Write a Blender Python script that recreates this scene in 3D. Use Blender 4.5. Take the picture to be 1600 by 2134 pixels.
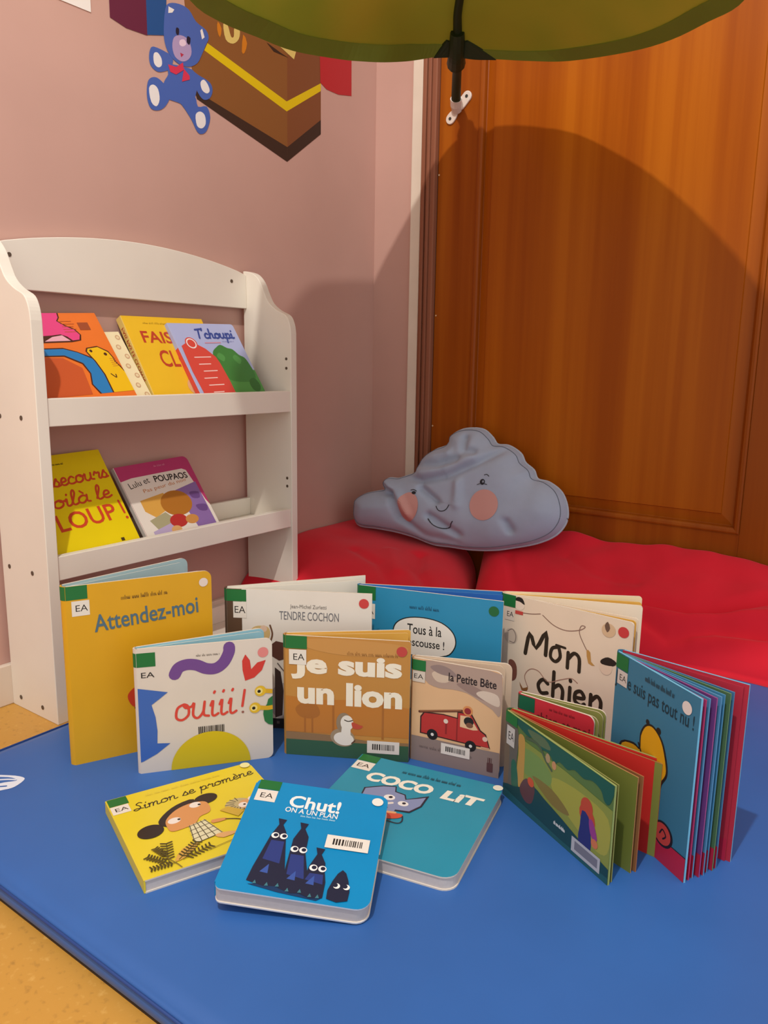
import bpy, bmesh, math, random
from mathutils import Matrix, Vector, noise as mnoise

for o in list(bpy.data.objects):
    bpy.data.objects.remove(o, do_unlink=True)
scene = bpy.context.scene
COL = scene.collection
random.seed(7)

# ------------------------------------------------------------------ camera
def cam_axes(yaw, pitch, roll):
    f = Vector((math.sin(yaw)*math.cos(pitch), math.cos(yaw)*math.cos(pitch), -math.sin(pitch)))
    r = f.cross(Vector((0, 0, 1))).normalized()
    u = r.cross(f)
    r2 = r*math.cos(roll) + u*math.sin(roll)
    u2 = -r*math.sin(roll) + u*math.cos(roll)
    return r2, u2, f
cd = bpy.data.cameras.new('camera')
cam = bpy.data.objects.new('camera', cd)
COL.objects.link(cam)
r_, u_, f_ = cam_axes(-0.62754353, 0.192100062, 0.0160083842)
cam.matrix_world = Matrix(((r_.x, u_.x, -f_.x, 1.3119), (r_.y, u_.y, -f_.y, -1.7453), (r_.z, u_.z, -f_.z, 0.62), (0, 0, 0, 1)))
cd.sensor_fit = 'HORIZONTAL'
cd.sensor_width = 36.0
cd.lens = 36.0*1628.97/1600.0
cd.clip_start = 0.02
scene.camera = cam

# ------------------------------------------------------------------ light
world = bpy.data.worlds.new('room_ambient')
scene.world = world
world.use_nodes = True
bg = world.node_tree.nodes['Background']
bg.inputs[0].default_value = (1.0, 0.99, 0.98, 1)
bg.inputs[1].default_value = 1.1
ld = bpy.data.lights.new('ceiling_lamp', 'POINT')
ld.energy = 150
ld.color = (1.0, 0.975, 0.92)
ld.shadow_soft_size = 0.03
lamp = bpy.data.objects.new('ceiling_lamp_light', ld)
lamp.location = (1.10, -2.10, 2.55)
COL.objects.link(lamp)
vs = scene.view_settings
vs.view_transform = 'Standard'
vs.look = 'None'
vs.gamma = 1.0
vs.use_curve_mapping = False
vs.exposure = 0.0

# ------------------------------------------------------------------ materials
def lin(h):
    h = h.lstrip('#')
    out = []
    for i in (0, 2, 4):
        c = int(h[i:i+2], 16)/255.0
        out.append(c/12.92 if c <= 0.04045 else ((c+0.055)/1.055)**2.4)
    return (*out, 1.0)
MATS = {}
def pm(hexc, rough=0.45, var=0.0, scale=40.0, bump=0.0, spec=0.35, sheen=0.0):
    key = (hexc, rough, var, scale, bump, spec, sheen)
    if key in MATS:
        return MATS[key]
    m = bpy.data.materials.new('paint_' + hexc.lstrip('#'))
    m.use_nodes = True
    nt = m.node_tree
    b = nt.nodes['Principled BSDF']
    c = lin(hexc)
    b.inputs['Base Color'].default_value = c
    b.inputs['Roughness'].default_value = rough
    b.inputs['Specular IOR Level'].default_value = spec
    if sheen:
        b.inputs['Sheen Weight'].default_value = sheen
    if var or bump:
        tc = nt.nodes.new('ShaderNodeTexCoord')
        nz = nt.nodes.new('ShaderNodeTexNoise')
        nz.inputs['Scale'].default_value = scale
        nz.inputs['Detail'].default_value = 4
        nt.links.new(tc.outputs['Object'], nz.inputs['Vector'])
        if var:
            rp = nt.nodes.new('ShaderNodeValToRGB')
            rp.color_ramp.elements[0].position = 0.3
            rp.color_ramp.elements[1].position = 0.7
            rp.color_ramp.elements[0].color = tuple(min(1, x*(1-var)) for x in c[:3]) + (1,)
            rp.color_ramp.elements[1].color = tuple(min(1, x*(1+var)) for x in c[:3]) + (1,)
            nt.links.new(nz.outputs['Fac'], rp.inputs[0])
            nt.links.new(rp.outputs[0], b.inputs['Base Color'])
        if bump:
            bp = nt.nodes.new('ShaderNodeBump')
            bp.inputs['Strength'].default_value = bump
            bp.inputs['Distance'].default_value = 0.002
            nt.links.new(nz.outputs['Fac'], bp.inputs['Height'])
            nt.links.new(bp.outputs[0], b.inputs['Normal'])
    MATS[key] = m
    return m

def wood_mat(name, c1, c2, c3, rough=0.32, zs=0.35, xs=16.0):
    m = bpy.data.materials.new(name)
    m.use_nodes = True
    nt = m.node_tree
    b = nt.nodes['Principled BSDF']
    tc = nt.nodes.new('ShaderNodeTexCoord')
    mp = nt.nodes.new('ShaderNodeMapping')
    mp.inputs['Scale'].default_value = (xs, 6, zs)
    nt.links.new(tc.outputs['Object'], mp.inputs['Vector'])
    n1 = nt.nodes.new('ShaderNodeTexNoise')
    n1.inputs['Scale'].default_value = 1.0
    n1.inputs['Detail'].default_value = 3
    n1.inputs['Roughness'].default_value = 0.55
    nt.links.new(mp.outputs[0], n1.inputs['Vector'])
    mp2 = nt.nodes.new('ShaderNodeMapping')
    mp2.inputs['Scale'].default_value = (90, 20, 1.6)
    nt.links.new(tc.outputs['Object'], mp2.inputs['Vector'])
    n2 = nt.nodes.new('ShaderNodeTexNoise')
    n2.inputs['Detail'].default_value = 4
    n2.inputs['Scale'].default_value = 1.0
    nt.links.new(mp2.outputs[0], n2.inputs['Vector'])
    mx = nt.nodes.new('ShaderNodeMath')
    mx.operation = 'MULTIPLY_ADD'
    mx.inputs[1].default_value = 0.3
    nt.links.new(n2.outputs['Fac'], mx.inputs[0])
    nt.links.new(n1.outputs['Fac'], mx.inputs[2])
    rp = nt.nodes.new('ShaderNodeValToRGB')
    e = rp.color_ramp.elements
    e[0].position = 0.45; e[0].color = lin(c1)
    e[1].position = 0.85; e[1].color = lin(c3)
    k = e.new(0.64); k.color = lin(c2)
    nt.links.new(mx.outputs[0], rp.inputs[0])
    nt.links.new(rp.outputs[0], b.inputs['Base Color'])
    b.inputs['Roughness'].default_value = rough
    b.inputs['Specular IOR Level'].default_value = 0.12
    bp = nt.nodes.new('ShaderNodeBump')
    bp.inputs['Strength'].default_value = 0.05
    bp.inputs['Distance'].default_value = 0.001
    nt.links.new(n2.outputs['Fac'], bp.inputs['Height'])
    nt.links.new(bp.outputs[0], b.inputs['Normal'])
    return m

def speckle_mat(name, base, dark, light):
    m = bpy.data.materials.new(name)
    m.use_nodes = True
    nt = m.node_tree
    b = nt.nodes['Principled BSDF']
    tc = nt.nodes.new('ShaderNodeTexCoord')
    n1 = nt.nodes.new('ShaderNodeTexNoise')
    n1.inputs['Scale'].default_value = 95
    n1.inputs['Detail'].default_value = 5
    nt.links.new(tc.outputs['Object'], n1.inputs['Vector'])
    rp = nt.nodes.new('ShaderNodeValToRGB')
    e = rp.color_ramp.elements
    e[0].position = 0.26; e[0].color = lin(dark)
    e[1].position = 0.72; e[1].color = lin(light)
    k = e.new(0.42); k.color = lin(base)
    k = e.new(0.6); k.color = lin(base)
    nt.links.new(n1.outputs['Fac'], rp.inputs[0])
    nt.links.new(rp.outputs[0], b.inputs['Base Color'])
    b.inputs['Roughness'].default_value = 0.4
    return m

WALL = pm('#c2988a', 0.75, 0.05, 3.0, 0.15)
WHITE = pm('#e6dccd', 0.42, 0.03, 6.0, 0.03)
WOOD = wood_mat('door_wood', '#98490d', '#a4530f', '#b26013')
WOOD2 = wood_mat('door_wood_rail', '#883f0d', '#954910', '#a45714', zs=0.5)
FRAMEW = wood_mat('frame_wood', '#7a4632', '#8b5640', '#9a664e')
FLOOR = speckle_mat('linoleum_floor', '#c38f3c', '#a87a34', '#cf9f50')
MATB = pm('#3060a3', 0.42, 0.07, 5.0, 0.06, 0.4)
MATS_ = pm('#21407c', 0.45)
DARK = pm('#262022', 0.6)
SCREW = pm('#5a4a3c', 0.5)
RED = pm('#dc2132', 0.85, 0.06, 9.0, 0.1, 0.15, 0.1)
CLOUDM = pm('#a3abbd', 0.9, 0.03, 30.0, 0.3, 0.15, 0.2)
PAGE = pm('#d9cdbf', 0.7)
PAGEG = pm('#bfb6b2', 0.7, 0.03, 200.0)

# ------------------------------------------------------------------ helpers
def link(o, parent=None):
    COL.objects.link(o)
    if parent is not None:
        o.parent = parent
    return o
def mk(name, verts, faces, mats, parent=None, fm=None, smooth=False, M=None):
    me = bpy.data.meshes.new(name)
    me.from_pydata([tuple(v) for v in verts], [], faces)
    if not isinstance(mats, (list, tuple)):
        mats = [mats]
    for m in mats:
        me.materials.append(m)
    if fm:
        for p, i in zip(me.polygons, fm):
            p.material_index = i
    if smooth:
        for p in me.polygons:
            p.use_smooth = True
    me.update()
    o = bpy.data.objects.new(name, me)
    if M is not None:
        o.matrix_local = M
    return link(o, parent)
def tag(o, label, cat, group=None):
    o['label'] = label
    o['category'] = cat
    if group:
        o['group'] = group
    return o
def struct(o):
    o['kind'] = 'structure'
    return o
def empty(name, M):
    o = bpy.data.objects.new(name, None)
    o.empty_display_size = 0.05
    o.matrix_world = M
    COL.objects.link(o)
    return o
def boxvf(x0, x1, y0, y1, z0, z1):
    v = [(x0, y0, z0), (x1, y0, z0), (x1, y1, z0), (x0, y1, z0), (x0, y0, z1), (x1, y0, z1), (x1, y1, z1), (x0, y1, z1)]
    f = [(0, 3, 2, 1), (4, 5, 6, 7), (0, 1, 5, 4), (1, 2, 6, 5), (2, 3, 7, 6), (3, 0, 4, 7)]
    return v, f
def box(name, x0, x1, y0, y1, z0, z1, mat, parent=None, bevel=0.0):
    v, f = boxvf(x0, x1, y0, y1, z0, z1)
    o = mk(name, v, f, mat, parent)
    if bevel:
        md = o.modifiers.new('bevel', 'BEVEL')
        md.width = bevel
        md.segments = 2
        md.limit_method = 'ANGLE'
    return o
def merge(parts):
    V, F = [], []
    for v, f in parts:
        n = len(V)
        V += list(v)
        F += [tuple(i+n for i in q) for q in f]
    return V, F
def crom(pts, n=6, closed=False):
    if len(pts) < 3 and not closed:
        return [tuple(p) for p in pts]
    P = [Vector(p) for p in pts]
    out = []
    m = len(P)
    rng = m if closed else m-1
    for i in range(rng):
        if closed:
            a, b, c, d = P[(i-1) % m], P[i], P[(i+1) % m], P[(i+2) % m]
        else:
            a, b, c, d = P[max(i-1, 0)], P[i], P[i+1], P[min(i+2, m-1)]
        for k in range(n):
            t = k/n
            out.append(tuple(0.5*((2*b)+(c-a)*t+(2*a-5*b+4*c-d)*t*t+(3*b-a-3*c+d)*t*t*t)))
    if not closed:
        out.append(tuple(P[-1]))
    return out
def tubevf(pts, rad, sides=10, closed=False):
    P = [Vector(p) for p in pts]
    n = len(P)
    V, F = [], []
    for i in range(n):
        if closed:
            t = P[(i+1) % n]-P[i-1]
        else:
            t = P[min(i+1, n-1)]-P[max(i-1, 0)]
        t.normalize()
        a = t.cross(Vector((0, 0, 1)))
        if a.length < 0.05:
            a = t.cross(Vector((1, 0, 0)))
        a.normalize()
        b = t.cross(a)
        r = rad(i/(n-1)) if callable(rad) else rad
        for k in range(sides):
            th = 2*math.pi*k/sides
            V.append(tuple(P[i]+a*math.cos(th)*r+b*math.sin(th)*r))
    for i in range(n if closed else n-1):
        j = (i+1) % n
        for k in range(sides):
            k2 = (k+1) % sides
            F.append((i*sides+k, i*sides+k2, j*sides+k2, j*sides+k))
    if not closed:
        F.append(tuple(range(sides-1, -1, -1)))
        F.append(tuple((n-1)*sides+k for k in range(sides)))
    return V, F
def discvf(c, n, r, h, sides=16):
    n = Vector(n).normalized()
    a = n.cross(Vector((0, 0, 1)))
    if a.length < 0.1:
        a = n.cross(Vector((1, 0, 0)))
    a.normalize()
    b = n.cross(a)
    c = Vector(c)
    V = [tuple(c+a*math.cos(2*math.pi*k/sides)*r+b*math.sin(2*math.pi*k/sides)*r) for k in range(sides)]
    V += [tuple(Vector(v)+n*h) for v in V]
    F = [tuple(range(sides-1, -1, -1)), tuple(range(sides, 2*sides))]
    for k in range(sides):
        k2 = (k+1) % sides
        F.append((k, k2, sides+k2, sides+k))
    return V, F
def prismvf(poly, axis, lo, hi):
    """extrude a 2D polygon; axis 'y': (x,z) polygon, axis 'x': (y,z) polygon, axis 'z': (x,y)"""
    n = len(poly)
    def p3(a, b, c):
        return {'y': (a, c, b), 'x': (c, a, b), 'z': (a, b, c)}[axis]
    V = [p3(a, b, lo) for a, b in poly] + [p3(a, b, hi) for a, b in poly]
    F = [tuple(range(n)), tuple(range(2*n-1, n-1, -1))]
    for i in range(n):
        j = (i+1) % n
        F.append((i, n+i, n+j, j))
    return V, F
def fixn(o):
    bm = bmesh.new()
    bm.from_mesh(o.data)
    bmesh.ops.recalc_face_normals(bm, faces=bm.faces)
    bm.to_mesh(o.data)
    bm.free()
    return o

# ------------------------------------------------------------------ flat print builder
TXT = {}
def text_poly(s, bold=0.0, shear=0.0, spacing=1.0):
    key = (s, bold, shear, spacing)
    if key in TXT:
        return TXT[key]
    cu = bpy.data.curves.new('lettering', 'FONT')
    cu.body = s
    cu.offset = bold
    cu.shear = shear
    cu.space_character = spacing
    cu.resolution_u = 3
    ob = bpy.data.objects.new('lettering', cu)
    COL.objects.link(ob)
    dg = bpy.context.evaluated_depsgraph_get()
    dg.update()
    me = bpy.data.meshes.new_from_object(ob.evaluated_get(dg))
    vs2 = [(v.co.x, v.co.y) for v in me.vertices]
    fs = [tuple(p.vertices) for p in me.polygons]
    bpy.data.objects.remove(ob)
    bpy.data.curves.remove(cu)
    bpy.data.meshes.remove(me)
    x0 = min(v[0] for v in vs2); x1 = max(v[0] for v in vs2)
    y0 = min(v[1] for v in vs2); y1 = max(v[1] for v in vs2)
    vs2 = [((x-x0)/(x1-x0), (y-y0)/(y1-y0)) for x, y in vs2]
    TXT[key] = (vs2, fs)
    return TXT[key]

GL = {  # joined-up handwriting strokes, x-height 1
 'a': (0.95, [[(.75,.8),(.45,1),(.12,.7),(.1,.2),(.4,0),(.72,.4),(.78,1)],[(.78,1),(.75,.2),(.98,.05)]]),
 'c': (0.75, [[(.62,.8),(.4,1),(.12,.65),(.14,.15),(.45,0),(.78,.15)]]),
 'd': (0.95, [[(.75,.8),(.45,1),(.12,.7),(.1,.2),(.4,0),(.72,.4),(.8,2.0)],[(.78,1.2),(.75,.2),(.98,.05)]]),
 'e': (0.72, [[(.1,.42),(.55,.55),(.5,.95),(.25,.95),(.1,.5),(.2,.08),(.48,0),(.76,.2)]]),
 'h': (0.95, [[(.12,0),(.2,1.9)],[(.14,.5),(.4,.98),(.62,.85),(.62,.15),(.9,.05)]]),
 'i': (0.5, [[(.08,.7),(.2,1),(.18,.2),(.3,0),(.52,.12)],[(.24,1.5),(.27,1.58)]]),
 'l': (0.55, [[(.05,.2),(.4,1.5),(.32,2.0),(.15,1.5),(.15,.25),(.32,0),(.58,.15)]]),
 'm': (1.35, [[(.02,.8),(.15,1),(.15,0)],[(.15,.55),(.38,1),(.55,.8),(.55,0)],[(.55,.55),(.8,1),(.98,.8),(.98,.15),(1.12,0),(1.38,.12)]]),
 'n': (0.98, [[(.02,.8),(.15,1),(.15,0)],[(.15,.55),(.42,1),(.62,.8),(.62,.15),(.76,0),(1.0,.12)]]),
 'o': (0.88, [[(.5,1),(.15,.8),(.1,.2),(.42,0),(.75,.3),(.7,.85),(.45,1),(.6,.75),(.9,.8)]]),
 'p': (0.95, [[(.05,.7),(.2,1),(.1,-.9)],[(.18,.6),(.48,1),(.75,.7),(.65,.1),(.35,0),(.16,.2)],[(.65,.1),(.95,.1)]]),
 'r': (0.75, [[(.02,.6),(.2,1.05),(.3,.8),(.6,.85),(.52,.2),(.62,0),(.8,.1)]]),
 's': (0.7, [[(.02,.1),(.35,1.05),(.42,.75),(.6,.4),(.45,0),(.15,.08)],[(.45,0),(.72,.1)]]),
 't': (0.6, [[(.28,1.7),(.22,.3),(.38,0),(.62,.15)],[(.02,1.1),(.55,1.15)]]),
 'u': (0.98, [[(.05,.8),(.15,1),(.12,.25),(.38,0),(.66,.35),(.72,1)],[(.72,1),(.7,.2),(.98,.05)]]),
 'v': (0.8, [[(.05,.85),(.18,1),(.35,0),(.65,.9),(.82,.85)]]),
 'S': (1.0, [[(.85,1.7),(.55,2.0),(.25,1.6),(.6,1.05),(.7,.4),(.3,0),(.0,.3),(.3,.5),(1.0,.2)]]),
 'L': (0.95, [[(.3,1.9),(.18,.1),(.9,.15)]]),
 'T': (0.9, [[(.0,1.75),(.9,1.9)],[(.48,1.8),(.35,.0)]]),
 'M': (1.6, [[(.1,0),(.35,1.9),(.75,.8),(1.2,1.9),(1.4,0)]]),
 'C': (1.1, [[(.95,1.55),(.6,1.85),(.15,1.2),(.2,.3),(.65,0),(1.0,.3)]]),
 "'": (0.35, [[(.2,2.0),(.12,1.6)]]),
 '!': (0.45, [[(.25,1.9),(.18,.5)],[(.16,.05),(.17,.12)]]),
 ' ': (0.55, []),
}
GL['è'] = (0.72, GL['e'][1]+[[(.2,1.65),(.42,1.3)]])
GL['à'] = (0.95, GL['a'][1]+[[(.3,1.65),(.52,1.3)]])

class Art:
    """collects flat print on a cover lying in local XZ, front towards -Y; u to the right, v downwards, both 0..1"""
    def __init__(s, W, H, conv=None, base=0.0003, step=0.00002):
        s.W, s.H = W, H
        s.g = {}
        s.k = 0
        s.base, s.step = base, step
        s.conv = conv
    def _put(s, grp, hexc, pts, faces, rough=0.4, inc=1.0):
        s.k += inc
        y = -(s.base + s.step*s.k)
        d = s.g.setdefault(grp, [[], [], [], []])
        n = len(d[0])
        m = pm(hexc, rough)
        if m not in d[3]:
            d[3].append(m)
        mi = d[3].index(m)
        for q in pts:
            x, z = q[0], q[1]
            yy = y - (q[2] if len(q) > 2 else 0.0)
            if s.conv is None:
                x = min(max(x, 0.0002), s.W-0.0002)
                z = min(max(z, 0.0002), s.H-0.0002)
            d[0].append(s.conv(x, z, yy) if s.conv else (x, yy, z))
        for f in faces:
            d[1].append(tuple(i+n for i in f))
            d[2].append(mi)
    sq = False
    dv = 0.0
    def xz(s, u, v):
        v += s.dv
        if s.sq:
            u = 0.27+(u-0.30)*0.80
        return (u*s.W, (1-v)*s.H)
    def poly(s, grp, hexc, uv, smooth=0):
        p = [s.xz(*q) for q in uv]
        if smooth:
            p = [(a, b) for a, b in crom([(q[0], q[1], 0) for q in p], smooth, True) for _ in (0,)] if False else [(q[0], q[1]) for q in crom([(q[0], q[1], 0) for q in p], smooth, True)]
        ar = sum(p[i-1][0]*p[i][1]-p[i][0]*p[i-1][1] for i in range(len(p)))
        if ar < 0:
            p = p[::-1]
        s._put(grp, hexc, p, [tuple(range(len(p)))])
    def rect(s, grp, hexc, u0, v0, u1, v1):
        s.poly(grp, hexc, [(u0, v0), (u1, v0), (u1, v1), (u0, v1)])
    def ell(s, grp, hexc, u, v, ru, rv=None, rot=0, n=28, a0=0, a1=360):
        cx, cz = s.xz(u, v)
        rx = ru*s.W
        rz = (rv*s.H) if rv is not None else rx
        p = []
        for k in range(n):
            t = math.radians(a0+(a1-a0)*k/(n if a1-a0 >= 360 else n-1))
            x, z = rx*math.cos(t), rz*math.sin(t)
            c, q = math.cos(math.radians(rot)), math.sin(math.radians(rot))
            p.append((cx+x*c-z*q, cz+x*q+z*c))
        s._put(grp, hexc, p, [tuple(range(n))])
    def stroke_xz(s, grp, hexc, pts, w, smooth=5):
        P = [Vector((p[0], p[1])) for p in pts]
        if smooth and len(P) > 2:
            P = [Vector((q[0], q[1])) for q in crom([(p.x, p.y, 0) for p in P], smooth)]
        V, F = [], []
        n = len(P)
        D = []
        for i in range(n):
            t = P[min(i+1, n-1)]-P[max(i-1, 0)]
            if t.length < 1e-9:
                t = Vector((1, 0))
            t.normalize()
            D.append(t)
            nn = Vector((-t.y, t.x))*w/2
            e = 0.000012*i/max(1, n-1)
            V += [(*(P[i]-nn), e), (*(P[i]+nn), e)]
            if i:
                F.append((2*i-2, 2*i, 2*i+1, 2*i-1))
        for c, t, e, ia, ib in ((P[0], -D[0], 0.0, 1, 0), (P[-1], D[-1], 0.000012, 2*n-2, 2*n-1)):
            b = len(V)
            nn = Vector((-t.y, t.x))
            for k in range(1, 6):
                a = -math.pi/2+math.pi*k/6
                V.append((*(c+t*(w/2*math.cos(a))+nn*(w/2*math.sin(a))), e))
            F.append((ia, *range(b, b+5), ib))
        s._put(grp, hexc, V, F, inc=0.25)
    def stroke(s, grp, hexc, uv, w, smooth=5):
        s.stroke_xz(grp, hexc, [s.xz(*q) for q in uv], w*s.W, smooth)
    def text(s, grp, hexc, t, u0, v0, u1, v1, rot=0.0, bold=0.0, shear=0.0, spacing=1.0):
        vs2, fs = text_poly(t, bold, shear, spacing)
        x0, z1 = s.xz(u0, v0)
        x1, z0 = s.xz(u1, v1)
        c, q = math.cos(math.radians(rot)), math.sin(math.radians(rot))
        p = []
        for a, b in vs2:
            dx, dz = a*(x1-x0), b*(z1-z0)
            p.append((x0+dx*c-dz*q, z0+dx*q+dz*c))
        s._put(grp, hexc, p, fs)
    def script(s, grp, hexc, t, u0, v_base, u1, xh, w, rot=0.0, slant=0.15):
        adv = sum(GL[ch][0] for ch in t)
        W = (u1-u0)*s.W
        sx = W/adv
        h = xh*s.H
        x0, z0 = s.xz(u0, v_base)
        c, q = math.cos(math.radians(rot)), math.sin(math.radians(rot))
        x = 0.0
        for ch in t:
            a, st = GL[ch]
            for pl in st:
                P = []
                for gx, gy in pl:
                    dx = (x+gx)*sx + gy*h*slant
                    dz = gy*h
                    P.append((x0+dx*c-dz*q, z0+dx*q+dz*c))
                s.stroke_xz(grp, hexc, P, w*s.W, 4)
            x += a
    def scribble(s, grp, hexc, u0, v0, u1, v1, w=0.004, n=22, rot=0.0):
        rnd = random.Random(int(u0*1000)+n)
        x0, z0 = s.xz(u0, v0); x1, z1 = s.xz(u1, v1)
        h = z1-z0
        x = x0
        st = (x1-x0)/(n*1.5)
        while x < x1:
            for _ in range(rnd.randint(4, 8)):
                if x >= x1:
                    break
                k = rnd.random()
                top = z0+h*(1.0 if k < 0.2 else 0.62)
                if k < 0.55:
                    P = [(x, z0), (x+st*0.1, top)]
                else:
                    P = [(x, top), (x-st*0.15, z0+h*0.2), (x+st*0.4, z0), (x+st*0.55, top*0.5+z0*0.5)]
                s.stroke_xz(grp, hexc, P, w*s.W*0.55, 2)
                x += st
            x += st*1.2
    def barcode(s, u0, v0, u1, v1, paper='#d8cfc6', plain=False, ink='#2c2725', rot=0):
        grp = 'barcode_label'
        if not plain:
            s.rect(grp, paper, u0, v0, u1, v1)
        rnd = random.Random(5)
        du, dv = u1-u0, v1-v0
        u = u0+du*(0.0 if plain else 0.16)
        ue = u1-du*(0.0 if plain else 0.16)
        va, vb = v0+dv*(0.0 if plain else 0.25), v1-dv*(0.0 if plain else 0.28)
        d = du*0.028
        while u < ue:
            b = d*rnd.choice((0.7, 1.0, 1.5))
            s.rect(grp, ink, u, va, min(u+b, ue), vb)
            u += b + d*rnd.choice((0.6, 0.9, 1.2))
    gr = None
    def lib_sticker(s, gu0, gv0, gu1, gv1, lu0, lv0, lu1, lv1, paper='#ded5c8', tu0=None, tu1=None, green='#1f6b34', full=True):
        s.gr = (gv0, gv1, green)
        s.rect('green_sticker', green, gu0, gv0, gu1, gv1)
        if full:
            s.rect('shelf_label', paper, lu0, lv0, lu1, lv1)
        a = lu0+(lu1-lu0)*0.22 if tu0 is None else tu0
        b = lu1-(lu1-lu0)*0.1 if tu1 is None else tu1
        dv = lv1-lv0
        s.text('label_lettering', '#2a2624', 'EA', a, lv0+dv*0.28, b, lv1-dv*0.3)
    def build(s, parent):
        for grp, (V, F, fm, ms) in s.g.items():
            mk(grp.split('#')[0], V, F, ms, parent, fm)

def rr(W, H, tl=0, tr=0, br=0, bl=0, n=6):
    out = []
    def arc(cx, cz, r, a0):
        if r <= 0:
            out.append((cx, cz))
            return
        for k in range(n+1):
            a = math.radians(a0+90*k/n)
            out.append((cx+r*math.cos(a), cz+r*math.sin(a)))
    arc(bl, bl, bl, 180)
    arc(W-br, br, br, 270)
    arc(W-tr, H-tr, tr, 0)
    arc(tl, H-tl, tl, 90)
    return out
def board(name, poly, T, mats, parent, M=None):
    """mats = front, edge, back ; front face at y=0 looking to -Y"""
    n = len(poly)
    V = [(x, 0, z) for x, z in poly]+[(x, T, z) for x, z in poly]
    F = [tuple(range(n)), tuple(range(2*n-1, n-1, -1))]
    fm = [0, 2]
    for i in range(n):
        j = (i+1) % n
        F.append((i, n+i, n+j, j))
        fm.append(1)
    o = mk(name, V, F, list(mats), parent, fm, M=M)
    return o

ZM = 0.03        # top of the play mat

def standing_book(name, label, sx, sy, W, H, af, ab, Wb, cover, inner, art, pages=(), back=None, spine_w=0.012, r=0.008, T=0.0028, spine_col=None, edge='#d8ccba', lean=0.0, tilt=0.0, group='board books standing open on the mat', rl=0.0):
    M = Matrix.Translation((sx, sy, ZM)) @ Matrix.Rotation(math.radians(tilt), 4, 'Y')
    root = empty(name, M)
    tag(root, label, 'book', group)
    em = pm(edge, 0.7)
    amid = math.radians((af+ab)/2)
    nb = Vector((-math.sin(amid), math.cos(amid), 0))     # away from the viewer
    def place(ang, frac):
        p = nb*(spine_w*frac)
        return Matrix.Translation(p) @ Matrix.Rotation(math.radians(ang), 4, 'Z')
    cm = pm(cover, 0.38, 0.03, 14.0)
    fc = board('front_cover', rr(W, H, rl, r, r, rl), T, (cm, em, pm(inner, 0.5)), root, place(af, 0))
    art.build(fc)
    n = len(pages)
    for i, pg in enumerate(pages):
        ang, cf, ce, wf = pg[:4]
        frac = 0.12+0.76*(i+0.5)/n
        hh = pg[4] if len(pg) > 4 else 0.985
        o = board('page', rr(W*wf, H*hh, 0, r, r, 0), 0.0016, (pm(cf, 0.55), pm(ce, 0.7), pm(cf, 0.55)), root, place(ang, frac))
        if len(pg) > 5:
            a = Art(W*wf, H*hh)
            pg[5](a)
            a.build(o)
    bm_ = pm(back or cover, 0.4)
    bc = board('back_cover', rr(Wb, H, 0, r, r, 0), T, (pm(inner, 0.5), em, bm_), root, place(ab, 1.0) @ Matrix.Translation((0, -T, 0)))
    # spine: a rounded strip joining both hinges
    a0 = math.radians(af)
    p0 = Vector((0, 0, 0))
    p1 = nb*spine_w
    d = Vector((-math.cos(amid), -math.sin(amid), 0))*(0.0022+0.12*spine_w)
    pts = []
    for k in range(7):
        t = k/6
        q = p0.lerp(p1, t)+d*math.sin(math.pi*t)
        pts.append(q)
    ins = [q-d.normalized()*0.0022 for q in pts]
    V, F = [], []
    for z in (0, H):
        V += [(q.x, q.y, z) for q in pts]+[(q.x, q.y, z) for q in ins]
    for k in range(6):
        F += [(k, k+14, k+15, k+1), (k+7, k+8, k+22, k+21), (k, k+1, k+8, k+7), (k+14, k+21, k+22, k+15)]
    F += [(0, 7, 21, 14), (6, 20, 27, 13)]
    sp = fixn(mk('spine', V, F, pm(spine_col or cover, 0.4), root))
    if art.gr:
        zb, zt = H*(1-art.gr[1]), H*(1-art.gr[0])-0.0003
        dn = d.normalized()*0.0004
        V, F = [], []
        for z in (zb, zt):
            V += [(q.x+dn.x, q.y+dn.y, z) for q in pts[:5]]
        for k in range(4):
            F.append((k, k+5, k+6, k+1))
        mk('sticker_wrap', V, F, pm(art.gr[2], 0.4), sp)
    return root

def closed_book(name, label, M, W, H, T, cover, art, corners=(0, .01, .01, 0), block=PAGEG, spine_col=None, spine_art=None, group=None, inset=0.0015, edge='#cfc4b8', back=None):
    root = empty(name, M)
    tag(root, label, 'book', group)
    ct = 0.0018
    cm = pm(cover, 0.36, 0.03, 14.0)
    fc = board('front_cover', rr(W, H, *corners), ct, (cm, pm(edge, 0.6), PAGE), root)
    art.build(fc)
    i = inset
    c2 = tuple(max(0, c-i) if c else 0 for c in corners)
    pb = board('page_block', [(x+i*0.3, z+i) for x, z in rr(W-1.3*i, H-2*i, *c2)], T-2*ct, (PAGE, block, PAGE), root, Matrix.Translation((0, ct, 0)))
    board('back_cover', rr(W, H, *corners), ct, (PAGE, pm(edge, 0.6), pm(back or cover, 0.4)), root, Matrix.Translation((0, T-ct, 0)))
    V, F = boxvf(-0.0014, 0.0006, 0.0003, T-0.0003, 0.0005+corners[3], H-0.0005-corners[0])
    sp = mk('spine', V, F, pm(spine_col or cover, 0.4), root)
    if spine_art:
        # spine print lies on the -X side: local art plane (x along -Y direction reversed)
        a = Art(H, T, conv=lambda x, z, y: (-0.0014+y, z, H-x))
        spine_art(a)
        a.build(sp)
    return root

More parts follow.
